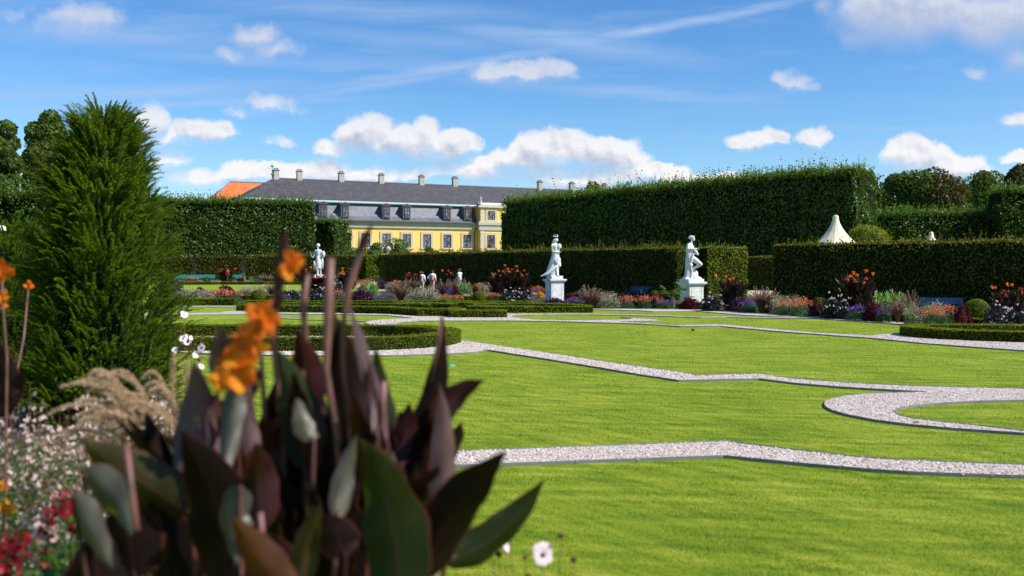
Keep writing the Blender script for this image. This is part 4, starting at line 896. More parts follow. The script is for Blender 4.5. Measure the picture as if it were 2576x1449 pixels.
# orange roofed house behind
OB = empty('orange_roof_house', ((620-CX)/F*215, 215, 0), math.atan2(DX.y, DX.x), 'house with a bright orange tiled hipped roof showing left of the grey roof', 'building')
e0 = EYE+(HY-520)/F*208; rz_ = EYE+(HY-459.5)/F*215
MB().box((5, 0, e0/2), (24, 12, e0)).build('wall', 'yellow_plaster', OB)
ap = (583-620)/F*215*1.1
mb = MB(); mb.add([(ap-6.2, -6.3, e0), (18, -6.3, e0), (18, 0, rz_), (ap, 0, rz_), (ap-6.2, 6.3, e0), (18, 6.3, e0)], [(0, 1, 2, 3), (0, 3, 4), (4, 3, 2, 5), (1, 5, 2)]); mb.build('roof', 'orange_tile', OB)
MB().tube([(ap-6.2, -6.3, e0+.05), (ap, 0, rz_+.08), (18, 0, rz_+.08)], .16, 6).build('ridge_tiles', 'dormer_side', OB)
# distant church spire tip
root = empty('distant_tower', ((1812-CX)/F*420, 420, 0), 0, 'tiny distant tower tip above the lime wall', 'tower'); zt = EYE+(HY-430)/F*420
MB().box((0, 0, (zt-4)/2), (1.6, 1.6, zt-4)).build('shaft', 'old_stone', root); MB().lathe([(1.1, 0), (.5, 1.2), (.12, 2.4), (.03, 4.2)], (0, 0, zt-4), 8).build('spire', 'dormer_side', root)

# ------------------------------------------------------------------ bedding plants: one prototype per kind (about 1 m tall, 1 m wide)
def dome(n, rx, rz, z0=0.0, fill=.6):
    v = unit(rng.normal(0, 1, (n, 3))); v[:, 2] = np.abs(v[:, 2]); r = rng.uniform(fill, 1.0, (n, 1))*(1+.22*vnoise(v*np.array([1, 1, 1.]), 3.6, rng.uniform(0, 9)))[:, None]; return v*r*np.array([rx, rx, rz])+np.array([0, 0, z0]), v
def stems(n, h, spread, r=.006, bend=.2):
    """thin upright quads"""
    a = rng.uniform(0, 6.283, n); rr_ = np.sqrt(rng.random(n))*spread; hh = h*rng.uniform(.6, 1, n); bx = np.cos(a)*rr_*.5; by = np.sin(a)*rr_*.5; tx2 = np.cos(a)*rr_*(1+bend); ty = np.sin(a)*rr_*(1+bend)
    c, s = -np.sin(a)*r, np.cos(a)*r
    return np.stack([np.stack([bx-c, by-s, bx*0], 1), np.stack([bx+c, by+s, bx*0], 1), np.stack([tx2+c*.4, ty+s*.4, hh], 1), np.stack([tx2-c*.4, ty-s*.4, hh], 1)], 1).reshape(-1, 3)
PROT = {}
def proto(kind, name, parts):
    root = bpy.data.objects.new(name, None); C.objects.link(root); root.location = (0, 0, 0)
    for (pn, me, mat) in parts: link(pn, me, mat, root)
    PROT[kind] = [root, False]
p, n = dome(1400, .5, .55); q, m = dome(1500, .52, 1.0, fill=.5)
proto('gaura', 'gaura_plant', [('foliage', leaf_mesh([leaf_arr(p, n, .07, .3, .8), stems(160, .95, .45)]), 'green'), ('blossom', leaf_mesh([leaf_arr(q, m, .035, .8, 1.5)]), 'gaura_petal')])
def arching(n, L, up, mat_w, segs=6, lean=.9, z=0.0, plume=None):
    V_ = []
    PL = []
    for i in range(n):
        a = random.uniform(0, 6.283); l = L*random.uniform(.7, 1.1); ln = random.uniform(.15, 1)*lean; pts = []
        for k_ in range(segs+1):
            t = k_/segs; pts.append(Vector((math.cos(a)*l*ln*t**1.7*.55, math.sin(a)*l*ln*t**1.7*.55, up*l*(t-.42*ln*t**3)))+Vector((math.cos(a)*.06, math.sin(a)*.06, z)))
        w = Vector((-math.sin(a), math.cos(a), 0))*mat_w
        for k_ in range(segs):
            w0 = w*(1-k_/segs*.7); w1 = w*(1-(k_+1)/segs*.7); V_ += [pts[k_]-w0, pts[k_]+w0, pts[k_+1]+w1, pts[k_+1]-w1]
        PL.append(pts)
    return np.array([tuple(x) for x in V_]), PL
g1, _ = arching(320, .95, .95, .010); g2, pl = arching(46, 1.15, 1.0, .004)
def plumes(pl, ln=.35, r=.022, k=26, frac=.62):
    arr = []
    for pts in pl:
        a = np.array([tuple(x) for x in pts]); s = np.linspace(frac, 1, k)*(len(a)-1); i = np.minimum(s.astype(int), len(a)-2); f = (s-i)[:, None]; c = a[i]*(1-f)+a[i+1]*f
        c = np.repeat(c, 4, 0); T = np.repeat(unit(a[np.minimum(i+1, len(a)-1)]-a[i]), 4, 0); rad = unit(rng.normal(0, 1, c.shape)); 
        d = unit(rad+T*.7); Lq = r*rng.uniform(1.2, 2.2, (len(c), 1)); sd2 = unit(np.cross(d, rng.normal(0, 1, c.shape)))*r*.28
        arr.append(np.stack([c-sd2, c+sd2, c+d*Lq+sd2*.2, c+d*Lq-sd2*.2], 1).reshape(-1, 3))
    return arr
proto('fgrass', 'fountain_grass', [('foliage', leaf_mesh([g1, g2]), 'grass_blade_dark'), ('plumes', leaf_mesh(plumes(pl)), 'plume')])
def canna_leafs(n, L, w, h0=.1, h1=.9, sp=.28):
    A_ = []
    for i in range(n):
        a = random.uniform(0, 6.283); z = random.uniform(h0, h1); r = random.uniform(.05, sp); b = Vector((math.cos(a)*r*.6, math.sin(a)*r*.6, z)); el = random.uniform(.5, 1.35); l = L*random.uniform(.6, 1.1)
        d = Vector((math.cos(a)*math.cos(el), math.sin(a)*math.cos(el), math.sin(el))); s = Vector((-math.sin(a), math.cos(a), 0)); nn = d.cross(s); S = 5; prev = None
        for k_ in range(S):
            t0 = k_/S; t1 = (k_+1)/S; c0 = b+d*l*t0-nn*(-.12)*l*t0*t0; c1 = b+d*l*t1-nn*(-.12)*l*t1*t1; w0 = w*math.sin(math.pi*min(t0+.06, 1)**.8)*.5; w1 = w*math.sin(math.pi*min(t1*.98+.02, 1)**.8)*.5
            for sg in (-1, 1): A_ += [c0, c0+s*sg*w0+nn*w0*.35, c1+s*sg*w1+nn*w1*.35, c1]
    return np.array([tuple(x) for x in A_])
cm = leaf_mesh([canna_leafs(95, .40, .15, .05, .72), stems(10, 1.0, .26, .005, .1), canna_leafs(22, .38, .07, .45, .85, .3)])
def petals(c, r, k=9):
    c = np.tile(np.array(c, float), (k, 1)); d = unit(rng.normal(0, 1, (k, 3))+np.array([0, 0, .5])); s = unit(np.cross(d, rng.normal(0, 1, (k, 3)))); up = np.cross(d, s)
    return np.stack([c, c+d*r*.6+s*r*.35, c+d*r+up*r*.15, c+d*r*.6-s*r*.35], 1).reshape(-1, 3)
def cparts(nf):
    L_ = [('foliage', cm, 'canna_small')]
    for i in range(nf):
        a = i*2.4; r = .08+.30*(i % 3)/2; L_.append(('flower', leaf_mesh([petals((math.cos(a)*r, math.sin(a)*r, .98+.16*((i*7) % 5)/5-.12*(i%2)), .06, 13)]), 'orange_petal'))
    return L_
proto('canna', 'canna_plant', cparts(5))
p, n = dome(1800, .5, .62); 
def spikes(n, sp, h0, h1, r=.02, L=.25, k=16, rr0=0.0):
    A_ = []
    for i in range(n):
        a = random.uniform(0, 6.283); q_ = math.sqrt(random.uniform(rr0, 1))*sp; c = np.array([math.cos(a)*q_, math.sin(a)*q_, (h0+(h1-h0)*(1-(q_/sp)**2*.6)*random.uniform(.8, 1))]); zs = rng.uniform(0, L, k)
        cc = c+np.stack([rng.normal(0, r, k), rng.normal(0, r, k), zs], 1); A_.append(leaf_arr(cc, np.tile([0., 0, 1], (k, 1)), .05, .8, 1.5))
    return A_
proto('snap', 'snapdragon_clump', [('foliage', leaf_mesh([leaf_arr(p, n, .06, .4, .8)]), 'blue_green'), ('blossom', leaf_mesh(spikes(46, .50, .28, .78, .018, .24, 11)), 'coral_petal')])
p, n = dome(1700, .5, .6, fill=.75)
proto('violet', 'violet_bedding', [('foliage', leaf_mesh([leaf_arr(p, n, .07, .45, .8)]), 'blue_green'), ('blossom', leaf_mesh(spikes(60, .50, .30, .80, .03, .18, 8)), 'violet_petal')])
p, n = dome(2600, .5, .95, fill=.7)
proto('red', 'amaranth_clump', [('foliage', leaf_mesh([leaf_arr(p, n, .10, .5, .9)]), 'amaranth')])
p, n = dome(2600, .5, .95, fill=.6)
proto('perilla', 'purple_foliage_clump', [('foliage', leaf_mesh([leaf_arr(p, n, .10, .6, .9)]), 'perilla')])
p, n = dome(2600, .5, .9, fill=.5); q, m = dome(26, .5, .98, fill=.95)
proto('dahlia', 'dark_dahlia', [('foliage', leaf_mesh([leaf_arr(p, n, .09, .5, .9), stems(40, .9, .45)]), 'dahlia_leaf'), ('blossom', leaf_mesh([petals(c, .055, 10) for c in q]), 'white_petal')])
q, m = dome(60, .45, 1.0, fill=.7); dr_ = np.array([[0, 0, -1.]])
wf = [leaf_arr(np.repeat(q, 4, 0)+rng.normal(0, .02, (240, 3)), np.tile([1., 0, 0], (240, 1)), .10, .2, .6)]
proto('tobacco', 'tobacco_plant', [('foliage', leaf_mesh([canna_leafs(70, .34, .13, .05, .75, .4), stems(20, .95, .4, .012)]), 'bright_green'), ('blossom', leaf_mesh(wf), 'white_petal')])
proto('green', 'green_leaf_plant', [('foliage', leaf_mesh([canna_leafs(60, .34, .12, .05, .7, .4)]), 'bright_green')])
q, m = dome(900, .5, .9, fill=.8)
proto('yellow', 'yellow_bedding', [('foliage', leaf_mesh([leaf_arr(p*.9, n, .08, .5, .9)]), 'green'), ('blossom', leaf_mesh([leaf_arr(q, m, .07, .8, .6)]), 'yellow_petal')])
q, m = dome(600, .5, .9, fill=.85)
proto('whitebed', 'white_bedding', [('foliage', leaf_mesh([leaf_arr(p*.9, n, .08, .5, .9)]), 'green'), ('blossom', leaf_mesh([leaf_arr(q, m, .05, .8, .6)]), 'white_petal')])
# palm
L_ = []
for i in range(13):
    a = i*2.4; el = .25+1.1*(i % 5)/5; c = Vector((math.cos(a)*math.cos(el)*.42, math.sin(a)*math.cos(el)*.42, .38+math.sin(el)*.42)); L_.append(((0, 0, .42), c, a, el))
arr = []
for (b, c, a, el) in L_:
    d = (c-Vector(b)).normalized(); s = Vector((-math.sin(a), math.cos(a), 0)); u = d.cross(s)
    for j in range(15):
        th = (j-7)/7*1.15; dd = d*math.cos(th)+s*math.sin(th); e = c+dd*.25-Vector((0, 0, .03+abs(th)*.04)); w = u.cross(dd).normalized()*.014; arr += [c, c.lerp(e, .5)+w, e, c.lerp(e, .5)-w]
    arr += [Vector(b)-s*.008, Vector(b)+s*.008, c+s*.008, c-s*.008]
proto('palm', 'fan_palm', [('foliage', leaf_mesh([np.array([tuple(x) for x in arr])]), 'lime'), ('trunk', MB().tube([(0, 0, 0), (0, 0, .45)], [.09, .07], 10).mesh(), 'bark')])
KINDCAT = dict(gaura=('gaura', 'white and pink gaura clumps in the beds'), fgrass=('ornamental grass', 'fountain grasses in the beds'), canna=('canna', 'dark leaved cannas in the beds'), snap=('snapdragons', 'coral snapdragon clumps in the beds'),
  violet=('violet flowers', 'violet bedding clumps'), red=('amaranth', 'dark red foliage clumps'), perilla=('purple foliage plant', 'purple black foliage clumps'), dahlia=('dahlia', 'dark dahlias with white blooms'), tobacco=('tobacco plant', 'green tobacco plants with white flowers'),
  green=('leafy plant', 'bright green leafy plants'), yellow=('yellow flowers', 'yellow bedding clumps'), whitebed=('white flowers', 'white bedding clumps'), palm=('palm', None))
def plant(kind, x, ytop, wpx, ybase, label):
    pr = PROT[kind]
    if not pr[1]: o = pr[0]; pr[1] = True
    else: o = copy_tree(pr[0])
    wpx = wpx*(1.45 if kind == 'canna' else 1); g = G(x, ybase); pm = F/g.y; h = (ybase-ytop)/pm; w = wpx/pm; o.location = g; o.scale = (w, w*.9, max(h, .1)); o.rotation_euler = (0, 0, random.uniform(-3, 3))
    c, gr = KINDCAT[kind]; tag(o, label, c, gr); return o
PLANTS = [
# left beds
('gaura',480,719,62,760,'pale pink gaura clump beside the yew at left, under the dark dome'),('gaura',518,722,50,760,'pink gaura clump left of the coral snapdragons in the left bed'),('snap',560,724,52,761,'coral snapdragons with green leaves in the left bed'),('snap',588,728,38,761,'coral snapdragons at the right end of the left clump'),('red',568,718,44,757,'dark red leaves rising behind the left coral snapdragons'),
('red',503,722,24,748,'small dark dome above the pale gaura at left'),('gaura',620,715,50,745,'whitish gaura drift left of the round box ball, farther back'),('gaura',655,714,46,745,'whitish gaura drift above the round box ball'),('fgrass',683,712,34,750,'purple fountain grass right of the round box ball'),
('dahlia',730,722,52,760,'dark dahlias with small white blooms between the blurred canna stems'),('violet',712,738,34,762,'violet flowers left of the dark dahlias behind the first canna stem'),('dahlia',798,718,56,760,'dark dahlia with large white blooms below the warrior statue'),('canna',772,678,40,744,'dark canna with orange flowers left of the warrior statue'),('canna',806,694,84,744,'tall black leaved canna in front of the warrior pedestal'),('canna',868,682,44,742,'canna with orange flowers between warrior statue and clipped hedge'),
('dahlia',850,705,30,745,'dark plant right of the warrior pedestal'),('snap',852,728,30,758,'small coral clump right of the white dahlias'),
('canna',570,680,44,712,'far canna with orange flowers in front of the person in red'),('snap',481,694,34,712,'far coral flowers below the long turquoise bench'),('green',632,691,16,710,'far bright green plant beside the turquoise bench'),('violet',644,700,26,713,'far violet flowers between green plant and bench'),('fgrass',672,690,40,714,'far pale fountain grass in front of a turquoise bench'),('snap',722,699,24,714,'far coral flowers left of the warrior cannas'),('red',607,699,20,712,'far dark red clump near the second lime trunk'),
('perilla',432,690,44,735,'black leaved plant peeping out right of the yew'),
# centre
('perilla',908,724,58,764,'large purple black mound left of the violet asters'),('violet',962,740,52,764,'violet asters beside the purple black mound'),('fgrass',1008,710,60,764,'tall purple fountain grass left of the big white gaura'),('gaura',1050,716,50,764,'left half of the big white gaura mass in the centre bed'),('gaura',1080,713,52,764,'right half of the big white gaura mass in the centre bed'),
('violet',1062,750,26,766,'small violet flowers at the foot of the big white gaura'),('snap',1118,738,36,764,'coral snapdragons right of the big white gaura'),('snap',1146,740,36,764,'coral snapdragons in front of the green tobacco plants'),('fgrass',1115,706,44,748,'brown plumed fountain grass behind the coral snapdragons, left one'),('fgrass',1142,706,40,748,'brown plumed fountain grass behind the coral snapdragons, right one'),('violet',1132,722,28,750,'violet flowers under the brown plumes'),('red',1148,723,22,750,'dark red clump beside the green tobacco plants'),
('tobacco',1160,708,24,750,'fresh green tobacco plant, left of the pair'),('tobacco',1178,709,26,750,'fresh green tobacco plant, right of the pair'),('red',1196,719,18,749,'small dark red dome right of the tobacco pair'),('gaura',1212,707,44,742,'white gaura with coral tints left of the tall cannas'),('snap',1204,710,26,742,'coral flowers right of the dark red dome'),
('canna',1250,688,40,748,'dark canna clump, left one beside the dark dahlia'),('canna',1283,676,46,750,'tallest centre canna with orange flowers above the dark dahlia'),('canna',1312,686,40,750,'dark canna nearest the peacock statue'),('dahlia',1282,724,46,766,'near black dahlia mound in the centre bed, left part'),('dahlia',1312,726,44,766,'near black dahlia mound in the centre bed, right part'),
('red',1338,718,22,745,'dark red flowers just left of the peacock pedestal'),('snap',1352,717,30,747,'orange flowers behind the peacock pedestal corner'),('yellow',1360,729,20,750,'yellow flowers beside the peacock pedestal'),('whitebed',1344,734,20,750,'white flowers left of the peacock pedestal'),('violet',1346,726,22,748,'violet flowers left of the peacock pedestal'),
('fgrass',888,697,40,728,'fountain grass by the hedge end left of the gate pillar'),('snap',918,702,34,730,'coral flowers in front of the sunlit hedge end'),('gaura',925,700,40,730,'pale gaura in front of the sunlit hedge end'),('tobacco',937,708,46,752,'green plant with white drooping flowers above the violet asters'),('perilla',961,699,26,728,'purple plant below the gate pillar'),('fgrass',970,695,46,726,'brown fountain grass below the gate pillar'),('snap',1000,702,40,735,'coral flowers behind the tall purple grass'),('gaura',990,706,40,735,'pale gaura behind the tall purple grass'),
('canna',1040,690,40,735,'canna with an orange flower left of the person in white'),('fgrass',1034,702,44,738,'fountain grass in front of the person in white'),('canna',1133,686,34,738,'dark canna in front of the person with the red bag'),('fgrass',1160,700,36,740,'fountain grass below the person with the shoulder bag'),('whitebed',1172,738,26,756,'white flowers in front of the tobacco pair'),('snap',1235,734,44,757,'low coral flowers behind the box ball hedge'),
# right of statue 1
('perilla',1396,745,56,776,'purple black plants at the foot of the peacock pedestal'),('violet',1448,744,58,777,'violet flowers right of the peacock pedestal'),('red',1432,738,30,768,'dark red clump behind the violet flowers by the peacock pedestal'),('fgrass',1482,722,62,777,'fountain grass with brown plumes between the statues'),('fgrass',1500,730,40,777,'dark fountain grass next to the white gaura between the statues'),('gaura',1532,728,58,777,'white gaura mass between the statues'),
('red',1566,738,22,776,'dark red clump right of the gaura between the statues'),('snap',1580,740,34,777,'coral snapdragons below the first dark blue bench'),('red',1604,742,30,776,'dark red clump below the dark blue bench'),('snap',1622,740,36,777,'coral snapdragons left of the palm'),('red',1640,737,34,776,'dark red clump left of the palm'),('snap',1652,738,30,777,'coral snapdragons under the palm leaves'),('violet',1676,752,40,778,'low lavender flowers under the palm'),
('palm',1690,712,84,776,'small fan palm left of the pedestal with the raised knee statue'),('red',1734,748,44,779,'dark red leaves at the foot of the wide pedestal'),
('dahlia',1792,736,56,783,'dark dahlia mound right of the wide pedestal'),('canna',1834,702,54,780,'dark canna with orange flowers in front of the sunlit hedge end'),('canna',1858,708,40,781,'dark canna right of the first one by the hedge gap'),('perilla',1858,742,44,785,'purple black foliage under the right cannas'),('violet',1885,750,44,787,'violet flowers in the right bed left of the tan grass'),
('fgrass',1915,726,56,789,'tan plumed fountain grass in the right bed'),('fgrass',1940,730,44,790,'dark stemmed fountain grass beside the tan one in the right bed'),('gaura',1968,736,56,792,'white gaura left of the coral snapdragons in the right bed'),('gaura',2000,736,50,794,'white gaura above the coral snapdragons in the right bed'),('snap',1980,748,42,795,'coral snapdragons at the foot of the right bed gaura'),('snap',2018,744,50,797,'coral snapdragons left of the small box ball'),('red',2050,750,24,797,'dark red clump beside the small box ball'),
('dahlia',2092,736,52,802,'black leaved dahlia with white blooms left of the tall canna'),('dahlia',2122,742,40,804,'black leaved dahlia in front of the tall canna'),('canna',2140,694,60,800,'tall dark canna with bright orange flowers on the right'),('canna',2172,700,54,802,'tall dark canna right of the brightest one'),('violet',2160,762,50,807,'deep violet flowers below the tall cannas'),
('red',2196,758,44,809,'dark red clump below the tobacco plants'),('tobacco',2208,728,40,801,'pale green tobacco plant beside the tall cannas'),('tobacco',2240,726,46,803,'broad tobacco plant in the middle of the right bed'),('tobacco',2266,732,36,804,'tobacco plant with white drooping flowers by the purple grass'),('violet',2222,766,36,811,'violet flowers below the broad tobacco plant'),('fgrass',2258,752,50,813,'dark red grass clump left of the right gaura'),('fgrass',2292,736,40,808,'brown plumed grass behind the right gaura'),
('gaura',2305,756,56,818,'white gaura left of the coral snapdragons near the right edge'),('gaura',2350,750,60,818,'tall white gaura in front of the right dark blue bench'),('snap',2345,764,46,822,'coral snapdragons in front of the right bench, left clump'),('snap',2385,762,50,824,'coral snapdragons in front of the right bench, right clump'),('red',2418,768,32,825,'deep red clump left of the large box ball'),
('dahlia',2508,758,56,832,'black leaved dahlia with white blooms right of the large box ball'),('dahlia',2556,766,56,836,'black leaved dahlia at the right edge'),('canna',2520,732,50,826,'dark canna with orange flowers near the right edge'),('canna',2562,726,52,830,'tall dark canna with orange flowers at the right edge'),
('red',2436,775,20,822,'small dark clump behind the large box ball')]
for pl_ in PLANTS:
    kd, x, yt, w, yb, lb = pl_; plant(kd, x, yt, w*1.25, yb, lb)

# ------------------------------------------------------------------ yews
def yew(x, y, H, prof, nshoot, label, seed=0):
    """columnar yew: feathery arching shoots of needles"""
    rs = np.random.default_rng(seed); root = empty('yew_tree', (x, y, 0), 0, label, 'tree', 'unclipped columnar yews')
    zs = np.array([p[0] for p in prof]); rr_ = np.array([p[1] for p in prof])
    A_ = []; 
    nbr = nshoot//9; nshoot = nbr*9; z = rs.uniform(0, 1, nbr)**.9*H*.97; a = rs.uniform(0, 6.283, nbr); el = rs.uniform(.7, 1.3, nbr); el = np.where(z > H*.82, np.maximum(el, 1.15), el); rad = np.interp(z, zs, rr_)
    st_ = rad*rs.uniform(.30, .78, nbr); bl = rs.uniform(.25, .55, nbr)*np.where(z > H*.75, .5, 1); u = np.tile(np.linspace(0, 1, 9), nbr); z, a, el, st_, bl = [np.repeat(q_, 9) for q_ in (z, a, el, st_, bl)]
    z = z+np.sin(el)*bl*u; st_ = st_+np.cos(el)*bl*u; a = a+rs.normal(0, .22, nshoot)*(1-.6*u)/np.maximum(st_, .25)*.5; el = el+rs.normal(0, .20, nshoot)
    L = rs.uniform(.20, .42, nshoot)*(1.1-.3*u)
    nd = 44; t = np.linspace(.03, 1, nd); ca, sa = np.cos(a)[:, None], np.sin(a)[:, None]
    an2 = el[:, None]-t[None, :]**1.5*rs.uniform(.3, 1.0, (nshoot, 1)); dl = np.diff(np.concatenate([[0], t]))[None, :]*L[:, None]
    hr = np.cumsum(np.cos(an2)*dl, 1)+st_[:, None]; hz = np.cumsum(np.sin(an2)*dl, 1)+z[:, None]-.15; wig = rs.normal(0, .03, (nshoot, 1))*t[None, :]
    c = np.stack([hr*ca-wig*sa, hr*sa+wig*ca, hz], 2); T = unit(np.stack([np.cos(an2)*ca, np.cos(an2)*sa, np.sin(an2)], 2)); S = np.stack([-sa+0*t, ca+0*t, 0*hz], 2); Nn = np.cross(T, S)
    for sg in (-1, 1, 0):
        phi = rs.normal(0, .5, (nshoot, nd, 1)); side = (S*sg if sg else Nn); d = unit(side+Nn*phi+T*.8); ln = .034*(1.15-.6*t)[None, :, None]*rs.uniform(.7, 1.2, (nshoot, nd, 1)); w = unit(np.cross(d, Nn+.3*S))*.0042
        q_ = np.stack([c-w, c+w, c+d*ln+w*.3, c+d*ln-w*.3], 2).reshape(-1, 3); A_.append(q_)
    link('needle_shoots', leaf_mesh(A_), 'yew', root)
    # twig axes
    w = S*.0025; ax = np.stack([(c-w)[:, :-4:4], (c+w)[:, :-4:4], (c+w)[:, 4::4], (c-w)[:, 4::4]], 3-1).reshape(-1, 3); link('twigs', leaf_mesh([ax]), 'bark', root)
    # inner growth and core, shade inside the crown put into their darker colours
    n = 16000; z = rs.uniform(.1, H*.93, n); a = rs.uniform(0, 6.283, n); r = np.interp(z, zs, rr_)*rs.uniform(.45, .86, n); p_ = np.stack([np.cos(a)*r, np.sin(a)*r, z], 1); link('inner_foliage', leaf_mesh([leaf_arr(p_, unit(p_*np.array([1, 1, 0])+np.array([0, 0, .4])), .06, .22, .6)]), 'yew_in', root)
    MB().lathe([(np.interp(q_, zs, rr_)*.5, q_) for q_ in np.linspace(.05, H*.9, 12)], n=14).build('dark_core', 'yew_core', root)
    MB().tube([(0, 0, 0), (0, 0, H*.5)], [.12, .05], 8).build('trunk', 'bark', root); return root
PR = [(0, 1.12), (.8, 1.08), (1.4, .97), (2.4, .82), (2.9, .70), (3.4, .56), (3.85, .34), (4.15, .14)]
yew((262-CX)/F*13, 13.0, 4.05, PR, 5600, 'big feathery columnar yew standing at left in front of the hedges', 3)
PR2 = [(0, 1.2), (.8, 1.15), (1.6, .95), (2.2, .7), (2.6, .3)]
yew((25-CX)/F*15.5, 15.5, 2.6, PR2, 1900, 'shorter dark yew at the left edge partly behind the big one', 5)

# ------------------------------------------------------------------ foreground canna
def cannamat(name, front, back_t, rough=.32, trans=.22, rib=(.10,.035,.03), sheen=.3):
    m, t = new_mat(name); L = t.links; uv = n_(t, 'ShaderNodeAttribute'); uv.attribute_name = 'lu'; sp = n_(t, 'ShaderNodeSeparateXYZ'); L.new(uv.outputs['Vector'], sp.inputs[0])
    wv = n_(t, 'ShaderNodeTexWave'); wv.inputs['Scale'].default_value = 5; wv.inputs['Distortion'].default_value = 1.5; L.new(uv.outputs['Vector'], wv.inputs['Vector'])
    nz = n_(t, 'ShaderNodeTexNoise'); nz.inputs['Scale'].default_value = 9; tx = n_(t, 'ShaderNodeTexCoord'); L.new(tx.outputs['Object'], nz.inputs['Vector'])
    c = ramp(t, [(.3, front[0]), (.7, front[1])], nz.outputs[0])
    ab = n_(t, 'ShaderNodeMath', operation='ABSOLUTE'); L.new(sp.outputs[0], ab.inputs[0]); rb = ramp(t, [(.0, (1,1,1)), (.07, (0,0,0))], ab.outputs[0]); ed = ramp(t, [(.90, (0,0,0)), (.99, (1,1,1))], ab.outputs[0])
    m1 = n_(t, 'ShaderNodeMix', data_type='RGBA'); fq = n_(t, 'ShaderNodeMath', operation='MULTIPLY_ADD'); L.new(ab.outputs[0], fq.inputs[0]); fq.inputs[1].default_value = -.55; L.new(sp.outputs[1], fq.inputs[2])
    f2 = n_(t, 'ShaderNodeMath', operation='MULTIPLY'); L.new(fq.outputs[0], f2.inputs[0]); f2.inputs[1].default_value = 62; sn = n_(t, 'ShaderNodeMath', operation='SINE'); L.new(f2.outputs[0], sn.inputs[0])
    vr = ramp(t, [(.0, (.62,.62,.62)), (1.0, (1.15,1.15,1.15))], sn.outputs[0]); mv = n_(t, 'ShaderNodeMix', data_type='RGBA', blend_type='MULTIPLY'); mv.inputs[0].default_value = 1; L.new(c, mv.inputs[6]); L.new(vr, mv.inputs[7])
    L.new(rb, m1.inputs[0]); L.new(mv.outputs[2], m1.inputs[6]); m1.inputs[7].default_value = (*rib, 1)
    m2 = n_(t, 'ShaderNodeMix', data_type='RGBA'); L.new(ed, m2.inputs[0]); L.new(m1.outputs[2], m2.inputs[6]); m2.inputs[7].default_value = (.09,.025,.015,1)
    b = n_(t, 'ShaderNodeBsdfPrincipled'); L.new(m2.outputs[2], b.inputs['Base Color']); b.inputs['Roughness'].default_value = rough; b.inputs['Specular IOR Level'].default_value = sheen
    bp_n = n_(t, 'ShaderNodeBump'); bp_n.inputs['Strength'].default_value = .25; bp_n.inputs['Distance'].default_value = .004; L.new(sn.outputs[0], bp_n.inputs['Height']); L.new(bp_n.outputs[0], b.inputs['Normal'])
    tr = n_(t, 'ShaderNodeBsdfTranslucent'); tr.inputs[0].default_value = (*back_t, 1); mi = n_(t, 'ShaderNodeMixShader'); mi.inputs[0].default_value = trans
    L.new(b.outputs[0], mi.inputs[1]); L.new(tr.outputs[0], mi.inputs[2]); o = n_(t, 'ShaderNodeOutputMaterial'); L.new(mi.outputs[0], o.inputs[0]); MATS[name] = m
cannamat('cl_dark', ((.006,.003,.002), (.017,.007,.005)), (.06,.03,.004), trans=.12, rib=(.03,.010,.010), sheen=.10, rough=.5)  # dark foliage taken near black, shade within the clump put into the colour
cannamat('cl_maroon', ((.024,.005,.006), (.055,.012,.012)), (.16,.02,.01))
cannamat('cl_green', ((.012,.020,.005), (.026,.036,.008)), (.08,.12,.006), trans=.28, rib=(.05,.035,.02), sheen=.18)
cannamat('cl_grey', ((.05,.048,.034), (.14,.13,.085)), (.16,.20,.03), rough=.38, sheen=.6)  # leaves catching the sun, their brightness put into a paler colour
cannamat('cl_mauve', ((.075,.036,.038), (.15,.082,.085)), (.22,.10,.08), rough=.4, sheen=.5)
cannamat('cl_orange', ((.05,.022,.008), (.11,.04,.010)), (.45,.14,.01), trans=.35)
cannamat('cl_olive', ((.020,.018,.005), (.045,.038,.008)), (.20,.16,.01), trans=.3)
cannamat('petal_or', ((.80,.14,.008), (.88,.22,.012)), (.9,.20,.01), rough=.55, trans=.4, rib=(.9,.3,.02), sheen=.2)
cannamat('petal_ye', ((.85,.34,.012), (.88,.26,.012)), (.9,.36,.02), rough=.55, trans=.4, rib=(.9,.4,.03), sheen=.2)
